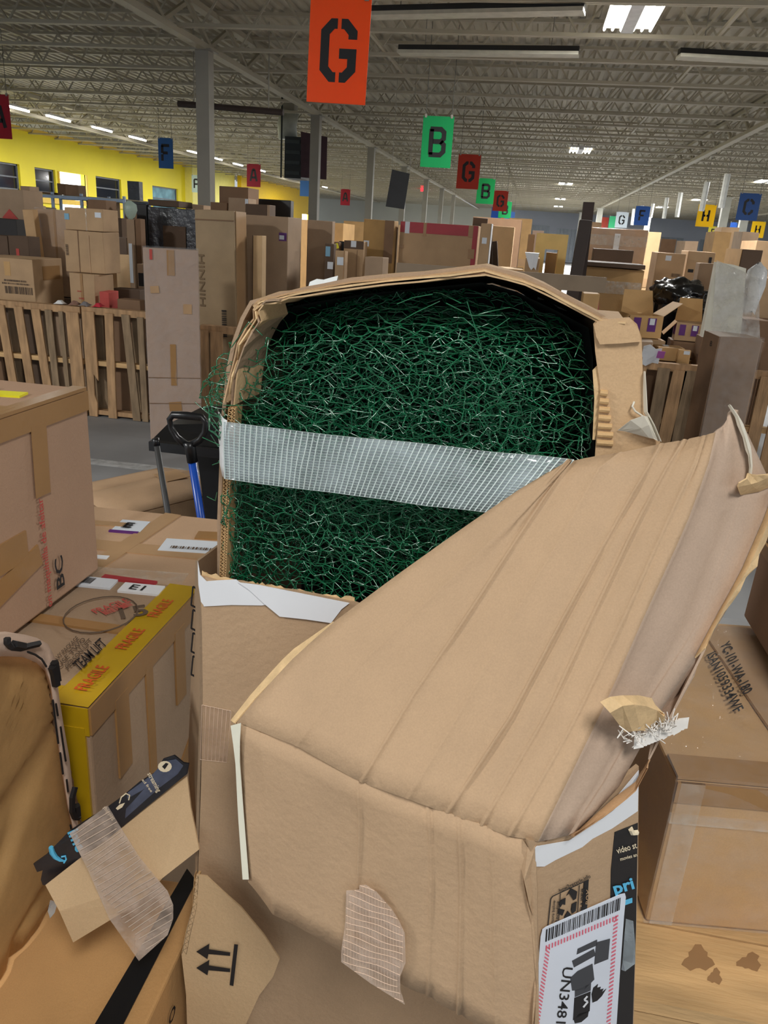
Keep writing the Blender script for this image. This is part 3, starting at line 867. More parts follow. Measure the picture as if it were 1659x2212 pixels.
# torn left edge of the folded panel, its plies showing
rows = [rib([(498, 1556), (545, 1496), (625, 1408), (720, 1342)], -.010, 10), rib([(506, 1562), (556, 1503), (640, 1418), (722, 1346)], -.002, 10)]
MB().loft(rows, .002).build('torn_edge_ply', TORN, main)
rows = [rib([(503, 1566), (560, 1492), (632, 1410), (700, 1356)], -.018, 10), rib([(512, 1566), (566, 1500), (640, 1420), (715, 1350)], -.006, 10)]
MB().loft(rows, .002).build('torn_edge_ply', K2, main)
# wing beyond the fold: turned down to the right
f0, f1 = ribs[-1][0], ribs[-1][-1]
fd = (f1 - f0).normalized()
wn = (Matrix.Rotation(R(42), 3, fd) @ n_)
wn2 = (Matrix.Rotation(R(-42), 3, fd) @ n_)
if wn2.x > wn.x: wn = wn2
def wing_pt(px, py, off=0.): return atp(px, py, f0 + wn * off, wn)
wr = [
 ribs[-1],
 rib([(1172, 1817), (1240, 1690), (1320, 1522), (1402, 1340), (1494, 1140), (1548, 1000), (1562, 920)], -.002, NS, wing_pt),
 rib([(1196, 1812), (1262, 1720), (1355, 1540), (1452, 1345), (1546, 1105), (1572, 990), (1578, 892)], .003, NS, wing_pt),
 rib([(1226, 1805), (1300, 1690), (1398, 1512), (1500, 1352), (1592, 1090), (1606, 1000), (1586, 884)], -.003, NS, wing_pt),
 rib([(1236, 1800), (1310, 1686), (1408, 1508), (1512, 1350), (1604, 1090), (1616, 1010), (1592, 890)], .001, NS, wing_pt),
 rib([(1248, 1798), (1336, 1702), (1430, 1530), (1550, 1352), (1616, 1240), (1668, 1125), (1668, 1050), (1612, 930)], -.002, NS, wing_pt),
]
rows = []
for a, b in zip(wr, wr[1:]):
    rows.append(a); rows.append([p.lerp(q, .5) for p, q in zip(a, b)])
rows.append(wr[-1])
MB().loft(rows, .005).build('folded_wing', WING, main, smooth=True)
# outer torn margin of the wing, rolled
rr = [rib([(1500, 1420), (1545, 1335), (1600, 1235), (1650, 1120), (1672, 1060)], .000, 12, wing_pt),
      rib([(1522, 1400), (1562, 1318), (1618, 1225), (1664, 1120), (1684, 1060)], .016, 12, wing_pt),
      rib([(1545, 1352), (1585, 1300), (1640, 1205), (1684, 1110), (1700, 1060)], .006, 12, wing_pt)]
for i, p in enumerate(rr[2]): rr[2][i] = p + noise.noise_vector(p * 60) * .006
MB().loft(rr, .002).build('torn_margin', TORN, main)
rr = [rib([(1600, 1070), (1640, 1062), (1690, 1040)], .002, 8, wing_pt), rib([(1594, 1052), (1632, 1044), (1690, 1018)], .022, 8, wing_pt), rib([(1600, 1040), (1632, 1030), (1690, 1008)], .026, 8, wing_pt)]
for i, p in enumerate(rr[2]): rr[2][i] = p + noise.noise_vector(p * 70) * .008
MB().loft(rr, .002).build('torn_curl', TORN, main)
rr = []
for i, (a, b) in enumerate([((1572, 876), (1580, 876)), ((1588, 902), (1600, 905)), ((1592, 918), (1606, 916)), ((1604, 945), (1614, 940)), ((1610, 972), (1622, 965)), ((1616, 985), (1624, 980)), ((1618, 1010), (1626, 1006)), ((1616, 1030), (1624, 1030))]):
    rr.append([wing_pt(*a, .004 + .003 * (i % 2)), wing_pt((a[0] + b[0]) / 2, a[1] - 3, .012), wing_pt(*b, .004)])
MB().loft(rr, .0015).build('torn_paper_strip', mat('torn_white_paper', (218, 212, 196), .8, var=.08), main)
# crushed lower margin of the wing
rr = [rib([(1402, 1640), (1372, 1690), (1330, 1720), (1296, 1750), (1246, 1796)], .0, 9, wing_pt), rib([(1400, 1660), (1372, 1712), (1318, 1755), (1290, 1775), (1240, 1808)], .012, 9, wing_pt), rib([(1388, 1668), (1362, 1716), (1312, 1762), (1280, 1780), (1230, 1806)], -.004, 9, wing_pt)]
MB().loft(rr, .002).build('crushed_margin', kraft('kraft_crushed', (176, 138, 100)), main)
rr = [[wing_pt(*p, -.004) for p in ((1420, 1530), (1500, 1420), (1512, 1350))], [wing_pt(*p, -.03) for p in ((1412, 1560), (1500, 1460), (1530, 1360))], [wing_pt(*p, -.01) for p in ((1400, 1640), (1450, 1540), (1520, 1400))]]
MB().loft(rr, .003).build('torn_margin', WING, main)
# torn leaf standing up on the wing
lf = [[(1296, 1516), (1318, 1505), (1345, 1502), (1380, 1502), (1408, 1508), (1420, 1530)], [(1318, 1540), (1345, 1525), (1370, 1522), (1395, 1525), (1420, 1535), (1434, 1548)], [(1350, 1582), (1366, 1580), (1384, 1578), (1402, 1580), (1418, 1574), (1440, 1560)]]
rr = [[wing_pt(p[0], p[1], o + .01 * math.sin(j)) for j, p in enumerate(r_)] for r_, o in zip(lf, (.05, .06, .03))]
MB().loft(rr, .003).build('torn_leaf', TORN, main)
mb = MB(); rnd = random.Random(3)
for i in range(90):
    t = rnd.random()
    p = wing_pt(1355 + 95 * t + rnd.uniform(-10, 14), 1585 - 30 * t + rnd.uniform(-14, 20), .035)
    mb.tube([p, p + Vector([rnd.uniform(-.009, .009) for _ in range(3)]), p + Vector([rnd.uniform(-.014, .014) for _ in range(3)])], .0007, 3, False)
for i in range(14):
    t = i / 13
    p = wing_pt(1370 + 95 * t, 1592 - 40 * t, .03)
    mb.loft([[p, p + Vector((.012, 0, .004))], [p + Vector((rnd.uniform(-.004, .01), -.004, -.014)), p + Vector((.012, -.003, -.01))]])
mb.build('torn_fibres', mat('white_fibre', (222, 218, 212), .7), main)['kind'] = 'stuff'

# hanging lower part of the folded panel
hd = Vector((B_.x - A_.x, B_.y - A_.y, 0)).normalized()
hn = Vector((hd.y, -hd.x, 0))
def hang_pt(px, py, off=0.): return atp(px, py, A_ + hn * off, hn)
hr = [
 rib([(512, 1564), (520, 1640), (528, 1780), (536, 1905)], 0, 10, hang_pt),
 rib([(560, 1586), (572, 1680), (580, 1830), (590, 1975)], .003, 10, hang_pt),
 rib([(660, 1630), (662, 1740), (660, 1880), (660, 2012)], .006, 10, hang_pt),
 rib([(772, 1688), (778, 1780), (772, 1930), (760, 2068)], .001, 10, hang_pt),
 rib([(860, 1722), (866, 1820), (862, 1970), (855, 2118)], .006, 10, hang_pt),
 rib([(925, 1748), (932, 1850), (930, 2000), (925, 2152)], .001, 10, hang_pt),
 rib([(990, 1772), (996, 1880), (994, 2040), (990, 2190)], .001, 10, hang_pt),
 rib([(1060, 1796), (1066, 1920), (1070, 2080), (1072, 2240)], .005, 10, hang_pt),
 rib([(1112, 1812), (1106, 1900), (1130, 2060), (1150, 2290)], .002, 10, hang_pt),
 rib([(1135, 1818), (1158, 1880), (1160, 2060), (1160, 2320)], -.001, 10, hang_pt),
]
for h_, tp_ in zip(hr, [(512, 1560), (560, 1582), (640, 1612), (772, 1686), (860, 1718), (925, 1741), (990, 1765), (1060, 1790), (1112, 1806), (1140, 1815)]):
    e_ = sheet_pt(*tp_, -.001) - h_[0]
    for j_, k_ in enumerate((1, .5, .2)): h_[j_] = h_[j_] + e_ * k_
MB().loft(creased(hr, hn, .0032, {1: .3, 3: 1.2, 5: .9, 6: 1.2, 7: .8}), .005).build('hanging_panel', MAIN, main, smooth=True)
MB().loft([rib([(498, 1568), (508, 1640), (514, 1760), (524, 1900)], .0015, 9, hang_pt), rib([(520, 1562), (516, 1630), (526, 1760), (537, 1900)], .003, 9, hang_pt)], .001).build('paper_tape', mat('cream_paper', (226, 224, 206), .7, var=.03), main)
# reinforced tape patch on it
def fan(name, pix, fn, off, m, parent=main, thick=.0006, nrm=None):
    q = [fn(p[0], p[1], off) for p in pix]
    return MB().prism(q, nrm * -thick).build(name, m, parent)
pt = fan('reinforced_tape_patch', [(748, 1924), (776, 1922), (776, 1912), (790, 1912), (812, 1926), (846, 1964), (862, 1990), (874, 2016), (876, 2080), (864, 2110), (864, 2136), (874, 2170), (800, 2124), (737, 2078), (737, 2056), (746, 1990)], hang_pt, .0125, TFILM2, nrm=hn)
mb = MB()
def span(y, sl=.32):  # left/right bounds of the patch at a skewed row
    return
PATCH = [(748, 1924), (776, 1922), (776, 1912), (790, 1912), (812, 1926), (846, 1964), (862, 1990), (874, 2016), (876, 2080), (864, 2110), (864, 2136), (874, 2170), (800, 2124), (737, 2078), (737, 2056), (746, 1990)]
def inside(x, y, pg):
    c = False
    for (x1, y1), (x2, y2) in zip(pg, pg[1:] + pg[:1]):
        if (y1 > y) != (y2 > y) and x < (x2 - x1) * (y - y1) / (y2 - y1) + x1: c = not c
    return c
def threads(mb, pg, fn, off, r, p0, step, n, cnt):
    for i in range(n):
        run = []
        for k in range(cnt):
            x, y = p0(i, k / (cnt - 1))
            if inside(x, y, pg): run.append(fn(x, y, off))
            else:
                if len(run) > 1: mb.tube(run, r, 3, False)
                run = []
        if len(run) > 1: mb.tube(run, r, 3, False)
threads(mb, PATCH, hang_pt, .0130, .00042, lambda i, t: (735 + 142 * t, 1915 + i * 14.5 - 30 + 50 * t + 2 * math.sin(t * 9 + i)), 0, 20, 24)
threads(mb, PATCH, hang_pt, .0131, .00022, lambda i, t: (738 + i * 6.6, 1905 + 270 * t), 0, 22, 24)
mb.build('tape_threads', TTHR2, pt, origin=main['_o'])['kind'] = 'stuff'

# right panel with the printing
B2 = hang_pt(1150, 1820)
rd = Vector((math.cos(R(38)), math.sin(R(38)), 0))
rn = Vector((rd.y, -rd.x, 0))
def rp_(px, py, off=0.): return atp(px, py, B2 + rn * off, rn)
def rpart(name, pix, off, m, parent=main, thick=.0006): return fan(name, pix, rp_, off, m, parent, thick, rn)
rpart('right_panel', [(1140, 1815), (1180, 1818), (1380, 1655), (1378, 1900), (1372, 2100), (1366, 2320), (1364, 2900), (1165, 2900), (1160, 2320), (1158, 2060), (1158, 1880)], 0, MAIN, thick=.005)
rpart('black_band', [(1328, 1798), (1378, 1778), (1374, 2000), (1366, 2240), (1312, 2240), (1318, 2000), (1320, 1880)], .0008, BLK)
rpart('paper_tape', [(1156, 1832), (1160, 1828), (1230, 1816), (1290, 1776), (1340, 1712), (1380, 1664), (1378, 1752), (1322, 1790), (1280, 1812), (1258, 1830), (1200, 1858), (1176, 1872), (1157, 1872)], .0016, WHT)
MB().loft([rib([(1128, 1812), (1118, 1850), (1150, 1960), (1158, 2060), (1160, 2320)], .0, 9, hang_pt), [p + n0 for p, n0 in zip(rib([(1140, 1830), (1136, 1880), (1152, 1980), (1160, 2060), (1160, 2320)], .0, 9, hang_pt), [hn * .01 * math.sin(i * 1.3) for i in range(9)])], rib([(1158, 1826), (1160, 1880), (1160, 1980), (1161, 2060), (1161, 2320)], .001, 9, rp_)], .003).build('crushed_corner', MAIN, main)
def rtext(s, a, b, hpx, m, bold=.01, off=.0022, parent=main):
    """a line of lettering from pixel a to pixel b on the right panel, about hpx tall"""
    p, q = rp_(*a), rp_(*b)
    dx, dy = b[0] - a[0], b[1] - a[1]; L = math.hypot(dx, dy)
    vtop = rp_(a[0] + dy / L * hpx, a[1] - dx / L * hpx)
    U = q - p; V = vtop - p
    g, f = text_geo(s, bold)
    x0 = min(t.x for t in g); x1 = max(t.x for t in g)
    mb = MB().add([p + U * ((t.x - x0) / (x1 - x0)) + V * (t.y / .72) + rn * off for t in g], f)
    return mb.build('lettering', m, parent, fix=False)
rtext('video st', (1331, 1842), (1374, 1829), 14, CRMI)
rtext('movies an', (1338, 1857), (1374, 1847), 8, CRMI)
rtext('pri', (1326, 1929), (1369, 1916), 26, BLUI, .03)
mb = MB(); mb.tube([rp_(1362, 1790, .002), rp_(1366, 1799, .002), rp_(1376, 1798, .002)], .0035, 6); mb.build('print_mark', CRMI, main)
rpart('print_mark', [(1346, 1947), (1366, 1940), (1366, 1950), (1346, 1957)], .002, BLUI)
rtext('how2recycle.info', (1208, 1925), (1274, 1893), 9, BLK, .01)
def rline(pts, wpx, m=BLK, off=.002, closed=False, parent=main, name='print_mark'):
    mb = MB()
    P2 = list(pts) + ([pts[0]] if closed else [])
    for a, b in zip(P2, P2[1:]):
        dx, dy = b[0] - a[0], b[1] - a[1]; L = math.hypot(dx, dy); nx, ny = -dy / L * wpx / 2, dx / L * wpx / 2
        mb.add([rp_(a[0] - nx, a[1] - ny, off), rp_(b[0] - nx, b[1] - ny, off), rp_(b[0] + nx, b[1] + ny, off), rp_(a[0] + nx, a[1] + ny, off)], [(0, 1, 2, 3)])
    return mb.build(name, m, parent, fix=False)
rline([(1184, 2000), (1190, 1942), (1194, 1936), (1272, 1900)], 2)
rline([(1207, 1990), (1211, 1930)], 1.6); rline([(1248, 1972), (1252, 1912)], 1.6)
rpart('print_mark', [(1262, 1905), (1272, 1900), (1268, 1966), (1258, 1970)], .0018, BLK)
rtext('PAPER', (1260, 1964), (1263, 1914), 9, BLK, .01)
rtext('BOX', (1270, 1950), (1272, 1918), 9, K1, .01, .003)
rtext('Recycling', (1203, 1990), (1206, 1944), 6, BLK, .01)
rtext('more below', (1194, 1992), (1198, 1942), 6, BLK, .01)
for q in [[(1224, 1935), (1234, 1919), (1247, 1926), (1245, 1941), (1239, 1945), (1230, 1930)], [(1236, 1953), (1246, 1948), (1244, 1968), (1236, 1974), (1234, 1966)], [(1208, 1955), (1213, 1944), (1222, 1940), (1221, 1955), (1215, 1953), (1211, 1960)], [(1207, 1963), (1220, 1966), (1215, 1978), (1206, 1974)], [(1220, 1980), (1227, 1968), (1234, 1976), (1231, 1984), (1218, 1992)]]:
    rpart('print_mark', q, .0018, BLK)
# shipping label with battery drawing (stuck on: a part of the carton)
lab = rpart('hazard_label', [(1172, 2008), (1180, 2002), (1340, 1932), (1350, 1930), (1352, 1938), (1348, 1980), (1340, 2090), (1332, 2212), (1330, 2330), (1152, 2330), (1153, 2240), (1160, 2120), (1168, 2024)], .0028, mat('gloss_label', (226, 232, 244), .35, var=.02, coat=.3))
rnd = random.Random(11)
mb = MB(); t = 0.
while t < .99:
    b_ = rnd.choice((.006, .010, .014, .020))
    def bc(t, up): return (1178 + 163 * t + (2 if up else 0), 2035 - 70 * t - (27 if up else 0))
    mb.add([rp_(*bc(t, 0), .0034), rp_(*bc(min(1, t + b_), 0), .0034), rp_(*bc(min(1, t + b_), 1), .0034), rp_(*bc(t, 1), .0034)], [(0, 1, 2, 3)])
    t += b_ + rnd.choice((.008, .012, .016))
mb.build('barcode', BLK, lab, origin=main['_o'], fix=False)
mb = MB()
def hatch(a, b, n, w1, w2):
    for i in range(n):
        t0 = i / n; t1 = (i + .45) / n
        p = lambda t, k: (a[0] + (b[0] - a[0]) * t + w1[0] * k, a[1] + (b[1] - a[1]) * t + w1[1] * k)
        mb.add([rp_(*p(t0, 0), .0034), rp_(*p(t1, 0), .0034), rp_(*p(t1 + w2 / n, 1), .0034), rp_(*p(t0 + w2 / n, 1), .0034)], [(0, 1, 2, 3)])
hatch((1179, 2043), (1336, 1976), 24, (3, 9), -.5)
hatch((1336, 1976), (1318, 2225), 30, (-9, 2), .4)
hatch((1180, 2043), (1154, 2225), 24, (9, 3), .4)
mb.build('hatched_border', PNKI, lab, origin=main['_o'], fix=False)
g_ = mat('label_grey_ink', (66, 68, 74), .5)
for q, m in [([(1248, 2050), (1290, 2030), (1290, 2042), (1246, 2062)], g_), ([(1236, 2076), (1283, 2050), (1287, 2064), (1240, 2090)], g_), ([(1232, 2113), (1248, 2098), (1280, 2082), (1284, 2116), (1262, 2138), (1236, 2140)], g_),
             ([(1288, 2036), (1318, 2028), (1314, 2072), (1284, 2084)], g_), ([(1242, 2140), (1277, 2124), (1276, 2140), (1242, 2154)], g_), ([(1241, 2156), (1276, 2142), (1274, 2184), (1238, 2204)], BLK),
             ([(1278, 2148), (1282, 2134), (1292, 2126), (1290, 2134), (1298, 2132), (1296, 2138), (1304, 2136), (1300, 2144), (1310, 2136), (1300, 2152), (1290, 2162), (1280, 2166)], BLK), ([(1240, 2204), (1250, 2190), (1272, 2184), (1270, 2196), (1256, 2208), (1242, 2211)], BLK)]:
    fan('print_mark', q, rp_, .0034, m, lab, .0004, rn)
rtext('UN3481', (1213, 2084), (1198, 2206), 22, BLK, .008, .0034, lab)
rline([(1269, 2152), (1262, 2160), (1270, 2164), (1260, 2176)], 4, WHT, .004, parent=lab)
# clear tape end on the band
rows = [[rp_(1352, 1985, .004), rp_(1368, 1990, .014), rp_(1366, 2000, .01)], [rp_(1348, 2030, .004), rp_(1372, 2036, .018), rp_(1370, 2040, .012)], [rp_(1345, 2075, .004), rp_(1372, 2082, .014), rp_(1366, 2086, .01)], [rp_(1342, 2095, .004), rp_(1350, 2098, .01), rp_(1352, 2096, .01)]]
MB().loft(rows, .0004).build('clear_tape_end', film('tape_film', (200, 212, 220), .42), main)
# dark inner flap seen at the far edge of the right panel
# tongue of lighter board with the two arrows
tg = [(424, 1890), (446, 1893), (480, 1925), (520, 1960), (570, 2020), (604, 2072), (590, 2110), (560, 2150), (530, 2215), (520, 2330), (408, 2330), (404, 2212), (402, 2150), (392, 2062), (402, 2010), (418, 1950)]
YA = 1.02
poly_part('torn_flap', tg, YA, kraft('kraft_inner', (200, 168, 128), var=.08), .003)
def arrow(y):
    q = [(424, y), (452, y - 17), (451, y - 5), (497, y + 2), (497, y + 9), (450, y + 5), (448, y + 16)]
    poly_part('arrow_print', q, YA - .003, BLK, .0006)
arrow(2056); arrow(2091)
poly_part('print_mark', [(506, 2040), (514, 2041), (504, 2130), (496, 2128)], YA - .0055, BLK, .0006)
corrugated([fp(420, 1890, YA), fp(416, 1960, YA), fp(404, 2010, YA), (fp(394, 2060, YA))], Vector((1, 0, 0)), .008, Vector((0, 1, 0)), .012, .016)
# side flap with the black printed tape
fl = [(404, 1676, 1.10), (412, 1745, 1.07), (430, 1835, 1.03), (352, 1896, .99), (300, 1950, .97), (158, 2036, .93), (128, 1968, .93), (98, 1912, .94), (180, 1848, .99), (300, 1752, 1.05)]
q = [fp(*p) for p in fl]
MB().prism(q, (-.0, .004, -.001)).build('side_flap', kraft('kraft_inner', (200, 168, 128)), main)
tp = [(408, 1650), (396, 1648), (376, 1632), (352, 1640), (336, 1668), (300, 1690), (262, 1722), (226, 1748), (188, 1770), (150, 1795), (100, 1846), (72, 1866), (80, 1884), (92, 1880), (88, 1900), (92, 1912), (104, 1912), (200, 1840), (300, 1757), (404, 1672)]
def ft(px, py, off=0.):
    t = (px - 70) / 340
    e = .002
    Y = .945 + .15 * t
    return at(px, py, Y=Y - .004 - off)
q = [ft(*p) for p in tp]
BANDM = mat('printed_black_tape', (34, 34, 40), .35, var=.3, scale=30, bump=.1)
band = MB().prism(q, (0, .003, 0)).build('printed_tape', BANDM, main)
q = [ft(*p, .0008) for p in [(276, 1712), (330, 1672), (354, 1645), (380, 1640), (396, 1654), (384, 1672), (344, 1702), (270, 1768)]]
MB().prism(q, (0, .0004, 0)).build('print_patch', mat('slate_ink', (78, 84, 104), .4, var=.25, scale=40), band, origin=main['_o'])
def ftext(s, a, b, hpx, m, bold=.01, off=.0016):
    p, qq = ft(*a, off), ft(*b, off)
    dx, dy = b[0] - a[0], b[1] - a[1]; L = math.hypot(dx, dy)
    V = ft(a[0] + dy / L * hpx, a[1] - dx / L * hpx, off) - p
    g, f = text_geo(s, bold); x0 = min(t.x for t in g); x1 = max(t.x for t in g)
    MB().add([p + (qq - p) * ((t.x - x0) / (x1 - x0)) + V * (t.y / .72) for t in g], f).build('lettering', m, band, origin=main['_o'], fix=False)
ftext('streaming', (318, 1672), (340, 1712), 11, CRMI)
ftext('ad free', (306, 1685), (326, 1712), 6, CRMI)
ftext('ime', (146, 1798), (166, 1842), 26, BLUI, .03)
ftext('shipping', (222, 1745), (244, 1772), 8, CRMI)
mb = MB()
pts = [(110, 1830), (113, 1842), (120, 1852), (130, 1858), (140, 1860)]
mb.tube([ft(*p, .0015) for p in pts], .002, 6, rs=[.004, .0046, .004, .003, .0012])
mb.tube([ft(*p, .0015) for p in [(132, 1851), (141, 1849), (143, 1856), (138, 1864)]], .0016, 6)
mb.build('smile_arrow', BLUI, band, origin=main['_o'])
c = [(356 + 15 * math.cos(k / 14 * 6.283), 1656 + 12 * math.sin(k / 14 * 6.283)) for k in range(14)]
MB().prism([ft(*p, .0016) for p in c], (0, .0004, 0)).build('play_disc', CRMI, band, origin=main['_o'])
MB().prism([ft(*p, .0024) for p in [(350, 1656), (358, 1648), (364, 1650), (356, 1662)]], (0, .0004, 0)).build('print_mark', BLK, band, origin=main['_o'])
mb = MB(); mb.tube([ft(*p, .0015) for p in [(258, 1735), (262, 1722), (272, 1714), (280, 1718), (278, 1728)]], .0012, 5)
mb.add([ft(*p, .0018) for p in [(250, 1746), (258, 1738), (270, 1734), (264, 1744), (254, 1750)]], [(0, 1, 2, 3, 4)]); mb.build('print_mark', CRMI, band, origin=main['_o'])
# reinforced tape strip lying over the flap
def st(px, py, off=0.): return at(px, py, Y=1.0 - .0007 * (py - 1770) * .28 - .012 - .0 + (px - 250) * .0002 - off)
pix = [(150, 1800), (232, 1740), (262, 1790), (300, 1850), (345, 1905), (362, 1925), (374, 1955), (374, 1985), (362, 2020), (300, 2076), (236, 1985), (190, 1880)]
sp = MB().prism([st(*p) for p in pix], (0, .0005, 0)).build('reinforced_tape', TFILM2, main)
mb = MB()
threads(mb, pix, st, .0022, .0010, lambda i, t: (120 + i * 7.5 + 300 * t * .55, 1800 + i * 9.6 - 190 * t * .55 + 2 * math.sin(6 * t + i)), 0, 40, 22)
mb.build('tape_threads', mat('tape_thread_grey', (214, 196, 180), .5), sp, origin=main['_o'])['kind'] = 'stuff'
MB().prism([fp(*p) for p in [(108, 1945, .95), (124, 1950, .95), (118, 1972, .95), (108, 1984, .95), (103, 1968, .95)]], (0, .001, 0)).build('tape_scrap', film('tape_film', (200, 212, 220), .42), main)

# right-hand flap beside the wire
YR = 1.075
poly_part('right_flap', [(1282, 700), (1290, 692), (1360, 686), (1376, 700), (1386, 730), (1388, 790), (1390, 860), (1396, 900), (1412, 930), (1426, 955), (1400, 1010), (1284, 1010), (1288, 950), (1296, 870), (1296, 830), (1290, 790), (1286, 760)], YR, kraft('kraft_flap', (202, 168, 128), var=.07), .006)
poly_part('crease_ply', [(1283, 704), (1291, 694), (1362, 688), (1380, 712), (1384, 738), (1340, 742), (1296, 744), (1288, 728)], YR - .006, kraft('kraft_flap', (202, 168, 128)), .004)
mb = MB()
for i in range(7):
    y = 842 + i * 18; x0, x1 = 1296 - i * 1.2, 1312 + min(i, 5) * 2.4
    a, b = fp(x0, y + 6, YR - .001), fp(x1, y + 8, YR - .001)
    mb.tube([a, b], .0042, 8)
mb.build('corrugated_edge', FLUTE, main)
poly_part('exposed_ply', [(1290, 790), (1296, 830), (1296, 870), (1286, 950), (1280, 950), (1284, 860), (1280, 800)], YR + .004, TORN, .002)
rr = [[fp(1390, 802, YR - .002), fp(1393, 802, YR - .01)], [fp(1389, 850, YR - .002), fp(1396, 850, YR - .012)], [fp(1390, 890, YR - .003), fp(1398, 890, YR - .014)], [fp(1408, 925, YR - .004), fp(1414, 920, YR - .016)], [fp(1420, 950, YR - .004), fp(1428, 954, YR - .012)]]
MB().loft(rr, .0008).build('torn_paper_strip', mat('torn_white_paper', (218, 212, 196), .8), main)
rr = [[fp(1334, 930, YR - .002), fp(1362, 908, YR - .02), fp(1390, 898, YR - .026), fp(1400, 900, YR - .01)], [fp(1350, 932, YR - .004), fp(1385, 925, YR - .02), fp(1402, 918, YR - .022), fp(1412, 925, YR - .01)], [fp(1380, 940, YR - .006), fp(1402, 946, YR - .012), fp(1412, 948, YR - .012), fp(1424, 954, YR - .008)]]
MB().loft(rr, .0006).build('curled_paper', mat('torn_white_paper', (218, 212, 196), .8), main)
MB().tube([fp(1370, 868, YR - .004), fp(1366, 878, YR - .008), fp(1372, 888, YR - .008), fp(1390, 900, YR - .006)], .0015, 5).build('torn_paper_strip', mat('torn_white_paper', (218, 212, 196), .8), main)

# ---------------------------------------------------------------- the green wire netting
GREEN = mat('green_coated_wire', (8, 102, 64), .18, var=.4, scale=60, spec=.9, coat=.6)
roll = thing('wire_netting', 'crumpled roll of green plastic coated hexagonal wire netting inside the torn carton', 'wire netting', (-.17, 1.25, 1.3))
def top_z(x):
    pts = [(-.50, 1.60), (-.46, 1.67), (-.42, 1.725), (-.36, 1.775), (-.28, 1.805), (-.2, 1.82), (-.1, 1.828), (-.02, 1.815), (.05, 1.79), (.10, 1.76), (.2, 1.70)]
    for (a, b), (c, d) in zip(pts, pts[1:]):
        if x <= c: return b + (d - b) * (max(x, a) - a) / (c - a)
    return pts[-1][1]
def layer(j, mb, rnd):
    inset = j * .026
    x0, x1 = -.49 + .003 * j, .16 - .006 * j
    cw, ch = .0255, .0225                        # cell pitch
    ph = rnd.uniform(0, 6)
    sk = rnd.uniform(-1.2, 1.2)
    def S(u, v):
        # u metres across, v metres along the surface from the bottom of the front
        x = x0 + u
        zt = top_z(x) - inset * .55 - .004
        z0 = 1.325 + .09 * max(0, (x + .35)) * .4
        fr = (zt - z0) - .07
        yb = 1.068 + inset
        if v < fr: y, z = yb, z0 + v
        else:
            a = min(1.0, (v - fr) / .16) * math.pi / 2
            y, z = yb + .12 * (1 - math.cos(a)) * 1.3, z0 + fr + .07 * math.sin(a)
        b = -.075 * math.exp(-((x + .44) / .08) ** 2) * math.exp(-((z - 1.67) / .07) ** 2)   # bulge at the left
        p = Vector((x + b * .6, y, z))
        k = noise.noise_vector(Vector((x * 5 + j * 7, z * 6 + ph, y * 5)))
        k2 = noise.noise_vector(Vector((x * 22 + j * 3, z * 22, ph)))
        p += Vector((k.x * .034 + k2.x * .009, abs(k.y) * .04 + k2.y * .014, k.z * .026 + k2.z * .009))
        lim = -.426 - .036 * math.exp(-((p.z - 1.665) / .055) ** 2)
        if p.x < lim: p.x = lim + (lim - p.x) * .25
        if p.x > .112: p.x = .112 - (p.x - .112) * .3
        if p.y < 1.062: p.y = 1.062 + (1.062 - p.y) * .3
        return p
    nodes = {}
    NX = int((x1 - x0) / (cw * .5)); NV = int(.64 / (ch * .75))
    def nd(i, k):
        if (i, k) not in nodes:
            row = k
            u = i * cw * .5
            v = row * ch * .75 + (ch * .25 if (i + k) % 2 else 0) * 1.0
            u += sk * v * .3 - max(0, sk) * .1
            nodes[(i, k)] = S(u, v) + Vector([rnd.gauss(0, .0032) for _ in range(3)])
        return nodes[(i, k)]
    zig = []
    for k in range(NV):
        for i in range(NX):
            a, b = nd(i, k), nd(i + 1, k)
            zig.append((a, b))
            if (i + k) % 2 and k + 1 < NV:
                c = nd(i, k + 1)
                tw(mb, a, c, rnd)
    for a, b in zig:
        m = (a + b) / 2 + Vector([rnd.gauss(0, .0011) for _ in range(3)])
        mb.tube([a, m, b], .0008, 4, False)
def tw(mb, a, b, rnd):
    t = (b - a); L = t.length
    if L < 1e-4: return
    t.normalize(); p = t.orthogonal().normalized(); q = t.cross(p); r = .0009
    ph = rnd.random() * 6.28
    for s in (0, math.pi):
        mb.tube([a + t * (L * k / 5) + (p * math.cos(ph + s + k * 1.5) + q * math.sin(ph + s + k * 1.5)) * r for k in range(6)], .00068, 3, False)
for j in range(13):
    mb = MB(); rnd = random.Random(50 + j)
    layer(j, mb, rnd)
    mb.build('netting_layer', GREEN, roll, fix=False, smooth=True)
mb = MB(); rnd = random.Random(99)            # loose stray wires
for i in range(150):
    x = rnd.uniform(-.44, .07); z = rnd.uniform(1.5, top_z(x) - .01); y = rnd.uniform(1.062, 1.1)
    d = Vector((rnd.uniform(-1, 1), rnd.uniform(-.1, .5), rnd.uniform(-.35, .5))).normalized() * rnd.uniform(.03, .08)
    p = Vector((x, y, z)); mid = p + d * .5 + Vector([rnd.gauss(0, .006) for _ in range(3)])
    e = p + d; e.z = min(e.z, top_z(e.x))
    mb.tube([p, mid, e], .0008, 4, False)
mb.build('stray_wires', GREEN, roll, fix=False, smooth=True)['kind'] = 'stuff'

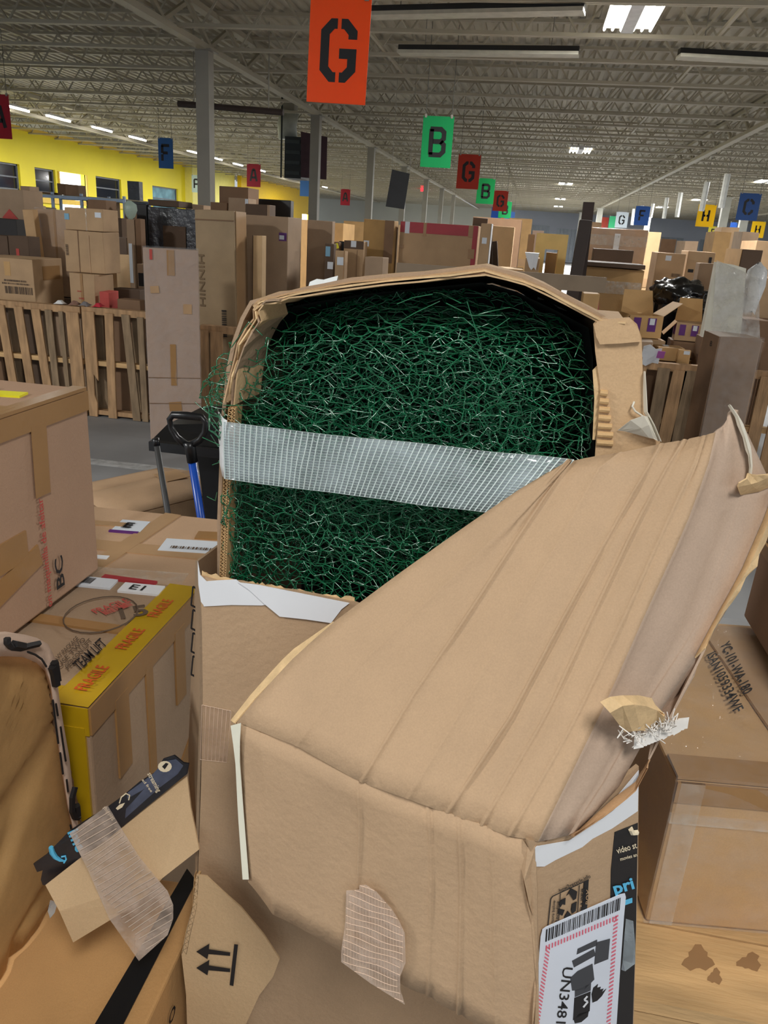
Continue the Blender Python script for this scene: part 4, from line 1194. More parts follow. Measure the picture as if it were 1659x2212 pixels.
# ================================================================ foreground left
carton('big plain carton on the left with red upright lettering maquinilla de afeitar', (-1.66, 1.25, .953), .56, .595, .512, 0, m=kraft('kraft_rosy', (176, 142, 116), var=.05), sub=3, jit=.0015, flaps=True, key='b41',
       tapes=[('R', .0, .90, 1.0, 1.0, TAPE), ('R', .57, .58, .67, .92, TAPE, -2), ('T', .93, 0, 1, 1, TAPE), ('T', .02, .46, .97, .54, TAPE),
              ('R', .2, .32, .48, .46, TAPE), ('R', .14, .2, .56, .31, TAPE, 12), ('T', .74, .70, .86, .78, YELP, 10)],
       prints=[('R', .60, .01, .29, .022, 'on maquinilla de afeitar', REDI, 90), ('R', .70, .07, .085, .036, 'BC', BLK, 90),
               ('T', .40, .80, .16, .02, '|', GRYI), ('T', .42, .66, .2, .02, '||', GRYI), ('T', .4, .55, .16, .02, '|||', GRYI), ('T', .5, .44, .12, .03, '||||', GRYI)])
tl = carton('brown TEAM LIFT carton edged with yellow fragile tape', (-1.66, 1.235, .0), .87, .595, .94, .9, m=K2, sub=2, jit=.0015, key='b46',
       tapes=[('T', .90, 0, 1, 1, YELT), ('T', .45, 0, .9, .10, YELT), ('F', .55, .93, 1, 1, YELT), ('R', 0, .93, 1, 1, TAPE), ('R', .42, .2, .48, .95, TAPE), ('R', .17, .73, .27, .95, TAPE), ('R', .7, .72, .8, .95, TAPE),
              ('R', .52, .45, .98, .52, TAPE, 30), ('R', .0, .3, .4, .36, TAPE, 24), ('F', .9, .1, .99, .95, YELT), ('T', .6, .86, .74, .955, LBL, 4), ('T', .77, .86, .90, .95, WHT, 4), ('T', .62, .50, .9, .56, TAPE), ('T', .68, .96, .86, .995, REDT)],
       prints=[
               ('T', .965, .08, .10, .03, 'FRAGILE', ORAI, 90), ('T', .965, .38, .10, .03, 'FRAGILE', ORAI, 90), ('T', .965, .66, .10, .03, 'FRAGILE', ORAI, 90),
               ('F', .6, .85, .1, .03, 'FRAGILE', ORAI), ('T', .62, .02, .12, .03, 'FRAGILE', ORAI), ('T', .79, .62, .10, .028, 'FRAGILE', REDI, 60), ('T', .82, .62, .08, .022, '|', REDI, 60), ('T', .87, .61, .07, .06, '15', GRYI, 35),
               ('T', .62, .88, .045, .035, '||', BLK), ('T', .80, .88, .04, .03, 'E1', BLK)])
def toptext(s_, a, b, hpx, m, root, z, bold=.015):
    p, q = at(*a, Z=z), at(*b, Z=z)
    dx, dy = b[0] - a[0], b[1] - a[1]; L = math.hypot(dx, dy)
    V = at(a[0] + dy / L * hpx, a[1] - dx / L * hpx, Z=z) - p
    g, f = text_geo(s_, bold); x0 = min(t.x for t in g); x1 = max(t.x for t in g)
    bpy.context.view_layer.update()
    Mi = root.matrix_world.inverted()
    MB().add([Mi @ (p + (q - p) * ((t.x - x0) / (x1 - x0)) + V * (t.y / .72)) for t in g], f).build('lettering', m, root, origin=(0, 0, 0), fix=False)
toptext('TEAM LIFT', (172, 1450), (232, 1392), 24, BLK, tl, .952)
for i_, t_ in enumerate(('HEAVY PACKAGE', 'USE TWO', 'PERSON LIFT')):
    toptext(t_, (112 + 18 * i_, 1440 + 3 * i_), (172 + 14 * i_, 1380 + 2 * i_), 11, GRYI, tl, .952)
mb = MB(); mb.tube([Vector((.70 + .085 * math.cos(a / 24 * 6.283), .37 + .10 * math.sin(a / 24 * 6.283), .949)) for a in range(25)], .0018, 5)
mb.build('ink_ring', GRYI, tl, origin=(0, 0, 0))
# carton with white labels behind
p = at(200, 1122, Z=.86)
carton('wide taped carton top with white labels, behind the TEAM LIFT carton', (-1.62, 1.86, 0), .78, .66, .86, 3, m=kraft('kraft_pinkish', (190, 156, 124), var=.06), sub=2, jit=.0015, flaps=True, key='b45',
       tapes=[('T', 0, .42, 1, .54, TAPEP, 2), ('T', .5, 0, .58, 1, TAPEP, -6), ('T', .1, .1, .9, .22, TAPEC, 5), ('T', .40, .68, .53, .84, LBL, 4), ('T', .68, .50, .95, .66, LBL, 6), ('T', .1, .72, .45, .78, TAPEP, 4), ('T', .78, .7, .98, .8, TAPE, 8), ('T', .4, .30, .46, .34, WHT, 5), ('T', .47, .31, .53, .35, WHT, 5), ('T', .40, .66, .53, .68, PURI, 4)],
       prints=[('T', .435, .71, .03, .05, '||', BLK, 4), ('T', .73, .52, .15, .02, '||||', GRYI, 6), ('T', .44, .72, .03, .05, 'E', BLK, 4)])
# open carton further back
r = carton('carton with its two top flaps tented up, standing on the floor by the rod', (-1.86, 3.28, 0), .66, .56, .5, 60, m=kraft('kraft_sandy', (190, 156, 122)), sub=1, jit=.002)
for y0, y1, z0, z1 in ((-.004, .29, .508, .555), (.564, .285, .508, .552)):
    MB().loft([[(-.005 + .67 * i / 4, y0 + (y1 - y0) * j / 3, z0 + (z1 - z0) * j / 3 + .014 * math.sin(j / 3 * 3.14) * math.sin(i / 4 * 3.14)) for i in range(5)] for j in range(4)], .004).build('top_flap', MATS['kraft_sandy'], r, origin=(0, 0, 0), smooth=True)
MB().hexa([(.45, .2, .551), (.6, .2, .551), (.6, .33, .56), (.45, .33, .56), (.45, .2, .553), (.6, .2, .553), (.6, .33, .562), (.45, .33, .562)]).build('tape_strip', TAPEP, r, origin=(0, 0, 0))
# snow shovel standing handle up, and a plain rod
r = thing('shovel', 'blue shaft with a black D-shaped grip standing behind the left-hand cartons', 'shovel', (-.98, 2.62, 0))
top, bot = at(413, 985, Y=2.82), Vector((-.98, 2.8, .05))
k = at(436, 1130, Y=2.82); dirn = (k - top).normalized()
bot = top + dirn * ((.08 - top.z) / dirn.z)
MB().tube([bot, top], .0165, 12).build('shaft', mat('blue_shaft', (16, 74, 176), .3, var=.05), r, smooth=True)
def hp(px, py): return at(px, py, Y=2.82)
MB().tube([hp(416, 998), hp(411, 968), hp(408, 955)], .021, 12, rs=[.022, .022, .026]).build('socket', BLKP, r, smooth=True)
gp = [(404, 962), (382, 945), (370, 925), (366, 906), (374, 896), (405, 898), (436, 902), (445, 912), (442, 935), (432, 950), (412, 962)]
MB().tube([hp(*g) for g in gp], .014, 10, rs=[.016, .014, .012, .012, .015, .016, .015, .012, .012, .014, .016]).build('grip', BLKP, r, smooth=True)
MB().loft([[bot + Vector((-.2, .0, .0)), bot + Vector((0, .05, 0)), bot + Vector((.2, 0, 0))], [bot + Vector((-.2, -.05, -.07)), bot + Vector((0, 0, -.08)), bot + Vector((.2, -.05, -.07))]], .004).build('blade', BLKP, r)
r = thing('rod', 'thin dark rod leaning beside the blue shovel', 'rod', (-1.2, 2.6, 0))
a, b = at(336, 947, Y=2.86), at(366, 1130, Y=2.82)
d = (b - a).normalized(); b = a + d * ((0.02 - a.z) / d.z)
MB().tube([b, a], .0125, 10).build('rod_shaft', mat('dark_rod', (58, 58, 58), .5), r, smooth=True)
MB().tube([a - d * .001, a + d * .03], .0145, 10).build('end_cap', BLKP, r, smooth=True)
# black wheeled bin behind the torn carton
r = thing('bin', 'black plastic wheeled bin standing behind the torn carton', 'bin', (-1.0, 3.4, 0))
c = at(362, 945, Y=3.3); x0 = c.x + .12
MB().hexa([(x0 + .12, 3.3, .06), (-.5, 3.3, .06), (-.5, 3.9, .06), (x0 + .12, 3.9, .06), (x0 + .05, 3.22, .96), (-.42, 3.22, .96), (-.42, 3.98, .96), (x0 + .05, 3.98, .96)]).build('bin_body', BLKP, r)
MB().loft([[(c.x - .01, 3.14, .955), (x0 + .3, 3.14, .97), (-.4, 3.14, .98)], [(c.x, 3.3, 1.0), (x0 + .3, 3.3, 1.05), (-.4, 3.3, 1.09)], [(c.x + .05, 3.6, 1.03), (x0 + .3, 3.6, 1.09), (-.4, 3.6, 1.13)], [(c.x + .05, 3.98, .98), (x0 + .3, 3.98, 1.04), (-.4, 3.98, 1.06)]], .02).build('lid', BLKP, r)
MB().box(c.x - .005, -.4, 3.12, 3.16, .92, .962).build('lid_rim', BLKP, r)
for x in (x0 + .25, -.62): MB().tube([(x - .03, 3.95, .1), (x + .03, 3.95, .1)], .1, 14).build('wheel', BLKP, r)

# crushed carton on the near left, with rolled pale margins
r = thing('crushed_carton', 'crushed yellow-brown carton with pale printed margins at the left edge', 'box', (-1.0, 1.0, .553))
CR = kraft('kraft_crushed_yellow', (186, 146, 94), var=.14, scale=6, bump=.15, bscale=30, rough=.6)
MARG = kraft('kraft_margin_pink', (206, 178, 158), var=.06)
def cx(px, py, off=0.):
    return at(px, py, X=-.80 + off)
face = []
NXC, NYC = 40, 48
TOPL = [(-160, 1425), (0, 1412), (40, 1412), (70, 1424), (92, 1450), (108, 1500)]
for j in range(NYC):
    t = j / (NYC - 1)
    row = []
    for i in range(NXC):
        u = i / (NXC - 1)
        xt, yt = -170 + 272 * u, 1412 + 22 * max(0, (u - .8) / .2) ** 2 + 12 * (1 - u)
        xb, yb = -170 + 355 * u, 2260 - 360 * u
        px, py = xt + (xb - xt) * t, yt + (yb - yt) * t
        if u > .8: px += 16 * math.sin(min(1, t * 1.2) * 1.57) * (u - .8) / .2
        p = cx(px, py)
        k = noise.noise(Vector((p.y * 5, p.z * 5, 3))) * .014 + .005 * math.sin((p.y * 1.4 - p.z * 1.0) * 210) * max(0, u - .45) * (.3 + abs(noise.noise(Vector((p.y * 9, p.z * 9, 1))))) * 2 - .085 * max(0, .16 - abs(noise.noise(Vector(((p.y * .8 - p.z) * 4.5, (p.y + p.z) * 1.2, 8)))))
        row.append(p + Vector((k - .008, 0, 0)))
    face.append(row)
zb = .558
for row in face:
    for i, p in enumerate(row): p.z = max(p.z, zb)
face[-1] = [Vector((p.x, p.y, zb)) for p in face[-1]]
MB().loft(face, .006).build('crushed_face', CR, r, smooth=True)
edge = [row[-1] for row in face]; topv = face[0]
back = [Vector((-1.32, max(.62, p.y - .02), p.z - .02 if i else p.z)) for i, p in enumerate(edge)]
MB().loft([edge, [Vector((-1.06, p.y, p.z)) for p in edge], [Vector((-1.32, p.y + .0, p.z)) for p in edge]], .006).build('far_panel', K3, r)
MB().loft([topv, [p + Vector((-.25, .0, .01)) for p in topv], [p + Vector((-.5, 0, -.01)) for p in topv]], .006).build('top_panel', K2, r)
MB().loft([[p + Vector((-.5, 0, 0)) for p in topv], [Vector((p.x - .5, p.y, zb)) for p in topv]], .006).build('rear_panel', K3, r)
# margins
def strip_pts(a, b, n): return [(a[0] + (b[0] - a[0]) * i / n, a[1] + (b[1] - a[1]) * i / n) for i in range(n + 1)]
inn = [(-160, 1432), (-60, 1420), (0, 1416), (40, 1418), (70, 1430), (88, 1448), (100, 1490), (108, 1550), (116, 1610), (126, 1680), (136, 1740), (150, 1800), (160, 1860)]
outr = [(-160, 1385), (-60, 1378), (0, 1374), (40, 1370), (80, 1378), (104, 1392), (120, 1424), (128, 1500), (138, 1560), (150, 1640), (160, 1720), (172, 1790), (182, 1850)]
A1 = [cx(*p) + Vector((.008, 0, 0)) for p in inn]
A2 = [at((a[0] + b[0]) / 2, (a[1] + b[1]) / 2, X=-.775) for a, b in zip(inn, outr)]
A3 = [at(*b, X=-.785) + noise.noise_vector(Vector((b[0] * .05, b[1] * .05, 0))) * .006 for b in outr]
A4 = [p + Vector((-.03, .01, -.004)) for p in A3]
for L_ in (A1, A2, A3, A4):
    for p in L_: p.z = max(p.z, zb)
MB().loft([A1, A2, A3, A4], .003).build('printed_margin', MARG, r, smooth=True)
def mline(pts, wd=.004, m=BLK, name='print_mark'):
    mb = MB()
    q = [at(*p, X=-.770) for p in pts]
    mb.tube(q, wd / 2, 5)
    return mb.build(name, m, r)
for a in [[(114, 1512), (120, 1560), (126, 1606)], [(121, 1520), (125, 1546)], [(131, 1570), (136, 1605), (142, 1644)], [(130, 1626), (136, 1672)], [(144, 1684), (147, 1710)], [(152, 1782), (156, 1800)], [(60, 1408), (76, 1414), (90, 1424), (100, 1440)]]:
    mline(a)
for pts in ([(16, 1378), (16, 1388), (24, 1398), (44, 1400), (66, 1394), (84, 1390)], [(162, 1700), (156, 1722), (156, 1752), (162, 1766), (170, 1766)]):
    mline(pts, .012)
for pts in ([(30, 1392), (50, 1396)], [(113, 1440), (118, 1456), (122, 1480)], [(165, 1740), (167, 1762)], [(118, 1430), (124, 1470)]):
    mline(pts, .016)

# carton under the loose flap, with the black strap
b49 = carton('flat-topped carton in the bottom left corner with a black strap across', (-.86, .55, 0), .355, .67, .55, 1.5, m=kraft('kraft_warm', (198, 152, 98), var=.08), sub=3, jit=.0018, key='b49', flaps=False,
       tapes=[('T', .05, .3, .6, .42, TAPEP, 20)], prints=[('R', .62, .80, .05, .03, 'LO', BLK)])
a, b = at(205, 2240, Z=.5545), at(418, 1872, Z=.5545)
L0 = Vector((-.86, .55, 0)); M = Matrix.Rotation(R(-1.5), 3, 'Z')
def l49(p): return M @ (p - L0)
s1, s2 = l49(at(188, 2240, Z=.556)), l49(at(252, 2240, Z=.556)); s3, s4 = l49(at(424, 1902, Z=.556)), l49(at(404, 1876, Z=.556))
MB().prism([s1, s2, s3, s4], (0, 0, -.002)).build('black_strap', BLKP, b49, origin=(0, 0, 0))
# pale low carton glimpsed between
carton('small pale carton glimpsed between the crushed and the TEAM LIFT cartons', (-.93, 1.32 - .1, 0), .12, .0 + .01, .62, 0, m=K4) if False else None

# ================================================================ foreground right
b39 = carton('film-wrapped carton on the right stamped YC-101-WA-180', (.369, 1.25, .664), .62, .66, .336, 7, m=KGL, sub=3, jit=.003, key='b39', wrap=True,
       tapes=[('F', .0, .86, 1, .99, TAPE), ('F', .0, .72, 1, .78, TAPEC), ('F', .01, .0, .08, .99, TAPEC), ('T', .0, .0, 1, .1, TAPE), ('T', .38, .12, .62, .95, TAPEP)])
# its top leans: lettering along the depth of the lid
mb = MB()
def b39t(px, py): return at(px, py, Z=1.013)
def ltext(s, a, b, hpx, m, root, o_):
    p, q = b39t(*a), b39t(*b)
    dx, dy = b[0] - a[0], b[1] - a[1]; L = math.hypot(dx, dy)
    V = b39t(a[0] + dy / L * hpx, a[1] - dx / L * hpx) - p
    g, f = text_geo(s, .015); x0 = min(t.x for t in g); x1 = max(t.x for t in g)
    Mi = root.matrix_basis.inverted()
    MB().add([Mi @ (p + (q - p) * ((t.x - x0) / (x1 - x0)) + V * (t.y / .72)) for t in g], f).build('lettering', m, root, origin=(0, 0, 0), fix=False)
bpy.context.view_layer.update()
ltext('YC-101-WA-180', (1556, 1392), (1606, 1502), 22, BLK, b39, None)
ltext('ISAN1059334WF', (1526, 1415), (1586, 1542), 22, BLK, b39, None)
r = carton('dusky brown carton standing on the stamped one, at the right picture edge', (.645, 1.46, 1.022), .56, .5, .24, 0, m=kraft('kraft_dusky', (150, 120, 98)), sub=1, tapes=[('L', .0, .8, 1, .92, TAPE)])
# wooden crate in the near right corner
r = thing('wooden_crate', 'pale wooden crate in the bottom right corner with water stains', 'crate', (.3, 1.0, 0))
x0 = .285
MB().box(x0, 1.3, 1.075, 1.245, .632, .66).build('plank', WOODP, r)
MB().box(x0, 1.3, 1.25, 1.42, .632, .66).build('plank', WOODP, r)
MB().box(x0, 1.3, 1.425, 1.6, .632, .66).build('plank', WOODP, r)
MB().box(x0, 1.3, 1.605, 1.8, .632, .66).build('plank', WOODP, r)
for i, z in enumerate((.555, .46, .365, .27, .175, .08)):
    MB().box(x0 + .01, 1.3, 1.08, 1.1, z - .04 + .003, z + .073 - .003 if i == 0 else z + .053).build('plank', [WOODP, WOOD][i % 2], r)
for y in (1.1, 1.75): MB().box(x0, x0 + .09, y, y + .04, 0, .632).build('corner_post', WOOD, r)
for y in (1.1, 1.75): MB().box(1.2, 1.29, y, y + .04, 0, .632).build('corner_post', WOOD, r)
st_ = mat('water_stain', (160, 122, 82), .75, var=.1)
for (c, ax, ay) in [((1508, 2072), 30, 26), ((1620, 2078), 24, 18), ((1545, 2110), 14, 16)]:
    pts = []
    for k in range(18):
        a = k / 18 * 6.283; rr_ = 1 + .25 * math.sin(3 * a + c[0]) + .12 * math.sin(7 * a)
        pts.append(at(c[0] + ax * rr_ * math.cos(a), c[1] + ay * rr_ * math.sin(a), Z=.6606))
    pts = [p for p in pts]
    MB().prism(pts, (0, 0, -.0004)).build('stain', st_, r)

# ================================================================ pallets standing on edge as a fence
def pallet(label, x0, x1, zt, Y, tilts, mid=True, widths=None, m=WOOD, group='pallets standing on edge as a fence', broken=()):
    """one pallet on edge: stringers run across, deck boards stand upright; tilts: (centre x, half width, top shift, bottom shift)"""
    r = thing('pallet', label, 'pallet', ((x0 + x1) / 2, Y, 0), group=group)
    for i, z in enumerate((zt - .045, zt * .5, .045)):
        MB().box(x0 + .006 * i, x1 - .004 * i, Y + .02, Y + .11, z - .022, z + .022 + (.02 if i == 0 else 0)).build('stringer', m if i != 1 else WOODP, r)
    for k, (cx_, hw, ts, bs) in enumerate(tilts):
        zT, zB = zt - .05 + random.uniform(-.008, .008), .004
        a = [(cx_ - hw + bs, Y, zB), (cx_ + hw + bs, Y, zB), (cx_ + hw + ts, Y, zT), (cx_ - hw + ts, Y, zT)]
        if k in broken:
            a = [(cx_ - hw + bs, Y, zB), (cx_ + hw * .35 + bs, Y, zB), (cx_ + hw * .5 + bs, Y, zB + .14), (cx_ + hw * .1 + bs, Y, zB + .22), (cx_ + hw * .2, Y, zB + .42), (cx_ + hw * .9, Y, zB + .36), (cx_ + hw + ts, Y, zT), (cx_ - hw + ts, Y, zT)]
        MB().prism(a, (0, .018, 0)).build('deck_board', [m, WOOD2][random.random() < .4], r)
        if k % 2 == 0: MB().prism([(p[0] + .02, p[1] + .112, p[2]) for p in [(cx_ - hw, Y, zB), (cx_ + hw, Y, zB), (cx_ + hw, Y, zT), (cx_ - hw, Y, zT)]], (0, .016, 0)).build('deck_board', WOOD2, r)
    return r
YP = 6.96
def X_(px, py=790, Y=YP): return at(px, py, Y=Y).x
def slat(px0, px1, w0=.5): return
L1 = [(X_(-62), .045, -.02, .05), (X_(-22), .045, -.02, .05), (X_(18), .045, -.03, .05), (X_(56), .045, -.03, .05), (X_(92), .045, -.03, .05), (X_(117), .035, -.02, .01), (X_(141), .022, -.01, .01), (X_(163), .065, 0, .02)]
pallet('fence pallet on the left, its slats all leaning the same way', X_(-90), X_(178), 1.055, YP, L1)
L2 = [(X_(198), .062, -.01, .0), (X_(238), .042, .01, -.01), (X_(281), .04, -.03, .04), (X_(310), .03, -.02, -.01), (X_(345), .045, 0, 0), (X_(385), .045, 0, 0)]
pallet('fence pallet with broken slats, left of the tall taped carton', X_(181), X_(410), 1.06, YP + .005, L2, broken=(0,))
L3 = [(X_(440), .05, 0, 0), (X_(468), .06, 0, 0), (X_(515), .05, 0, 0), (X_(560), .05, 0, 0), (X_(610), .05, 0, 0), (X_(660), .05, 0, 0)]
pallet('fence pallet half hidden between the tall carton and the torn one', X_(432), X_(700), .985, YP, L3, m=WOOD)
L4 = [(X_(1385), .05, 0, 0), (X_(1425, 850), .05, 0, 0), (X_(1455, 850), .055, .02, -.02), (X_(1484, 850), .05, 0, 0), (X_(1506, 850), .03, 0, 0)]
pallet('fence pallet on the right, under the open purple printed cartons', X_(1365), X_(1535), 1.0, YP, L4, m=WOOD)
L5 = [(X_(1578, 850), .05, 0, 0), (X_(1610, 850), .05, 0, 0), (X_(1650, 850), .05, 0, 0), (X_(1690, 850), .05, 0, 0)]
pallet('fence pallet at the right picture edge behind the tall wrapped carton', X_(1542), X_(1740), 1.0, YP, L5, m=WOOD)

# ================================================================ cartons behind the fence
G0 = 'cartons piled behind the pallet fence'
# what the piles stand on: big low cartons seen only through the fence
xs = [X_(-120), X_(-10), X_(95), X_(195), X_(300)]
for i, (a, b) in enumerate(zip(xs, xs[1:])):
    carton(['low carton behind the leftmost slats of the left pallet, seen through the gaps', 'low dark carton behind the right half of the left pallet, seen through the gaps', 'low carton behind the broken-slatted pallet, left half, seen through the gaps', 'low dark carton behind the broken-slatted pallet, right half, seen through the gaps'][i], (a + .02, YP + .16, 0), b - a - .04, .95, .985, 0, m=[K3, K5, K2, K3][i], group='cartons hidden behind the fence', jit=.002)
    carton(['second-row low carton behind the leftmost slats, under the dark piled boxes', 'second-row low carton under the film-wrapped gleaming carton', 'second-row low carton under the narrow dark upright carton', 'second-row low carton under the slim grey and brown cartons'][i], (a + .02, YP + 1.2, 0), b - a - .04, 1.1, .985, 0, m=[K3, K5, K2, K3][i], group='cartons hidden behind the fence, second row', jit=.002)
TOPS['base'] = .985
pc('big carton with print and a barcode above the leftmost pallet slats', (-60, 551), (70, 560), 7.25, 'base', .5, m=K1, key='c1', group=G0, tapes=[('F', .52, .62, .62, .92, K6), ('R', .3, .55, .9, .85, TAPE)],
   prints=[('F', .5, .50, .24, .018, '||', GRYI), ('F', .5, .24, .3, .07, '|||', GRYI), ('F', .46, .44, .3, .015, '||', GRYI)])
pc('small carton with a dark shaded side, under the upright two-part stack', (149, 589), (202, 586), 7.3, 'base', .3, yaw=-8, m=K1, key='c2', group=G0, prints=[('F', .35, .3, .06, .016, '||', REDI), ('F', .3, .5, .05, .012, '||', REDI)], tapes=[('F', .44, 0, .54, 1, TAPE)])
pc('upright carton, lower one of the two-part stack', (137, 496), (222, 498), 7.38, 'c2', .32, m=K1, key='c3', group=G0, tapes=[('F', .35, .0, .37, 1, K3), ('F', .62, 0, .64, .9, TAPEP)], prints=[('F', .1, .4, .1, .03, '||', GRYI, 90)])
pc('upright carton with two white stickers, top of the two-part stack', (138, 447), (221, 449), 7.4, 'c3', .3, m=K1, key='c4', group=G0, tapes=[('F', .0, .45, .12, .72, LBLB), ('F', .8, .62, .96, .85, LBL), ('F', .55, 0, .58, 1, TAPEC)])
pc('film-wrapped carton gleaming behind the two-part stack', (76, 450), (152, 449), 8.3, 'base', .5, m=KW, group=G0, wrap=True, tapes=[('F', .5, 0, .56, 1, TAPE)])
r = pc('thin long carton leaning left of the film-wrapped one', (50, 452), (72, 450), 8.1, 'base', .1, m=KGL, tilt=-4, group=G0, tapes=[('F', .2, .05, .8, .18, LBL)]); r.location.x += .05
pc('dark carton lowest at the left edge, beside another with a red tag', (-40, 506), (14, 507), 7.82, 'base', .2, m=K5, group=G0)
pc('dark carton with a red tag near the left edge', (17, 508), (60, 506), 7.82, 'base', .2, m=K5, group=G0, tapes=[('F', .35, .6, .5, .8, REDI)])
pc('very dark carton under the one with the red heart mark', (-40, 469), (34, 471), 8.6, 'base', .3, m=mat('black_card', (40, 36, 36)), group=G0)
pc('carton with a faded red triangle mark at the top left', (-50, 404), (48, 412), 8.95, 'base', .4, m=K2, group=G0, tapes=[('F', .58, .62, .82, .78, REDI, 45)])
pc('small pale carton right of the small shaded carton', (222, 549), (250, 548), 7.95, 'base', .3, m=K4, group=G0, tapes=[('F', 0, .7, 1, .85, TAPEC)])
pc('dark little carton right of the two-part stack', (230, 511), (254, 511), 8.3, 'base', .2, m=K5, group=G0)
pc('narrow dark carton standing tall behind the two-part stack', (189, 430), (228, 432), 8.6, 'base', .25, m=K3, group=G0)
pc('upright grey-brown carton top showing beside the rack post', (42, 401), (64, 403), 9.45, 0, .2, m=K2, group=G0)
pc('wide dull carton behind the tall taped one', (252, 513), (322, 521), 9.55, 0, .6, m=K2, group=G0, key='c17')
pc('pale broken carton edge beside the tall taped carton', (296, 570), (318, 572), 7.9, 'base', .2, m=K2, group=G0, tapes=[('F', .1, .5, .6, .8, BLK)])
pc('flat red carton lying on the pile by the fence', (214, 629), (234, 628), 7.2, 'base', .2, m=REDI, group=G0)
pc('flat dark carton lying open beside the red one', (238, 622), (300, 616), 7.66, 'base', .2, m=K5, yaw=0, group=G0)
pc('slim dark carton lying under the wrapped magazines', (252, 646), (302, 644), 7.2, 'base', .16, m=K3, group=G0)
pb = thing('plastic_bag', 'clear bag of papers on the pile left of the tall carton', 'bag', at(275, 660, Y=7.3))
q = at(275, 640, Y=7.3)
MB().loft([[Vector((q.x - .1 + .1 * i, 7.40 + .055 * j, 1.055 + .05 * math.sin(i * 2.2 + j) * (0 < j < 4))) for i in range(4)] for j in range(5)], .02).build('bag_sheet', mat('bag_film_grey', (170, 172, 176), .15, var=.3, scale=14, bump=.6, bscale=20), pb, smooth=True)
# litter on the fence top
for i, (px, py, rgb, lab) in enumerate([(128, 650, (226, 226, 226), 'white paper scrap on the fence rail'), (182, 654, (120, 116, 118), 'grey crumpled bag on the fence rail'), (160, 652, (130, 96, 82), 'brown crumpled wrapping on the fence rail'), (210, 652, (190, 44, 60), 'small red packet on the fence rail')]):
    p = at(px, py, Y=7.03)
    tp = thing('litter', lab, 'litter', p)
    MB().loft([[Vector((p.x + (a - 1.5) * .03, 7.0 + b * .03, 1.06 + .03 * (1 if 0 < a < 3 and 0 < b < 3 else 0) + random.uniform(0, .012))) for a in range(4)] for b in range(4)], .004).build('scrap', mat('scrap_%d' % i, rgb, .6), tp)
# black wrapped load
pc('load wrapped in black film, behind the tall taped carton', (319, 446), (428, 452), 9.3, 0, .8, m=BLKF, sub=3, jit=.008, key='blk', group=G0, tapes=[('F', .3, .65, .75, .9, K5), ('F', .1, .36, .6, .50, K5), ('F', .0, .5, .9, .53, mat('film_band', (92, 98, 120), .25))])
pc('brown carton lying on top of the black wrapped load', (320, 430), (386, 430), 9.42, 'blk', .4, m=K5, group=G0)
pc('black board standing upright beside the black wrapped load', (294, 440), (316, 438), 9.3, 0, .06, m=BLKP, group=G0)
pc('slim grey carton standing before the upright black board', (272, 473), (290, 475), 8.75, 'base', .15, m=K2, group=G0, tapes=[('F', .2, .2, .6, .7, LBL)])
pc('slim brown carton next to the slim grey one', (291, 472), (303, 473), 8.75, 'base', .12, m=K3, group=G0)
pb = thing('plastic_bag', 'pale green crumpled bag lying on the slim grey carton', 'bag', at(281, 473, Y=8.82))
q = at(281, 473, Y=8.82) + Vector((0, 0, .095))
MB().loft([[q + Vector((.08 * math.cos(a / 8 * 6.283) * s + .02 * math.sin(5 * a), .06 * math.sin(a / 8 * 6.283) * s, dz)) for a in range(9)] for s, dz in ((.1, .1), (.9, .06), (1, 0), (.6, -.07), (.1, -.1))]).build('bag_sheet', mat('pale_bag', (176, 196, 184), .3, bump=.4), pb, smooth=True)
# metal rack before the yellow wall
r = thing('metal_rack', 'pale blue metal rack in front of the yellow wall', 'rack', (-12.5, 16, 0))
RB = mat('rack_blue', (176, 196, 222), .4)
xa, xb = X_(66, 450, 16), X_(268, 450, 16)
for x in (xa, X_(114, 450, 16), X_(176, 450, 16), xb):
    MB().box(x - .025, x + .025, 16, 16.05, 0, 2.26).build('post', RB, r); MB().box(x - .025, x + .025, 17.13, 17.18, 0, 2.26).build('post', RB, r)
for z, m in ((2.17, RB), (1.57, RB), (1.43, YELO), (.8, YELO)):
    MB().box(xa, xb, 15.97, 16.0, z - .03, z + .03).build('beam', m, r); MB().box(xa, xb, 17.18, 17.21, z - .03, z + .03).build('beam', m, r)
MB().box(xa, xb, 16.0, 17.18, .82, .85).build('shelf', mat('rack_shelf', (170, 160, 130), .6), r)
MB().box(xa, xb, 16.0, 17.18, 1.60, 1.62).build('shelf', mat('rack_shelf', (170, 160, 130), .6), r)
MB().box(xa, xb, 16.0, 17.18, 2.19, 2.21).build('shelf', mat('rack_shelf', (170, 160, 130), .6), r)
MB().bar((X_(210, 470, 16), 15.95, 2.14), (X_(258, 470, 16), 15.95, 1.62), .03, .03, up=Vector((0, 1, 0))).build('brace', RB, r)
TOPS['rk'] = 2.212; TOPS['rk1'] = 1.622
pc('small carton on the blue rack, left', (86, 426), (108, 427), 16.1, 'rk', .4, m=K3)
pc('tall dark carton upright on the blue rack', (123, 396), (141, 397), 16.1, 'rk', .5, m=K3)
pc('tall grooved carton upright beside another on the rack', (143, 398), (164, 399), 16.65, 'rk', .4, m=K2)
pc('low wide carton on the blue rack, right', (186, 430), (228, 431), 16.1, 'rk1', .6, m=K2)
pc('white crumpled carton on the lower rack shelf', (234, 500), (252, 501), 16.2, .86, .5, m=WHT)
pc('black monitor shape standing by the yellow wall', (275, 391), (300, 397), 20, 0, .2, m=BLKF)
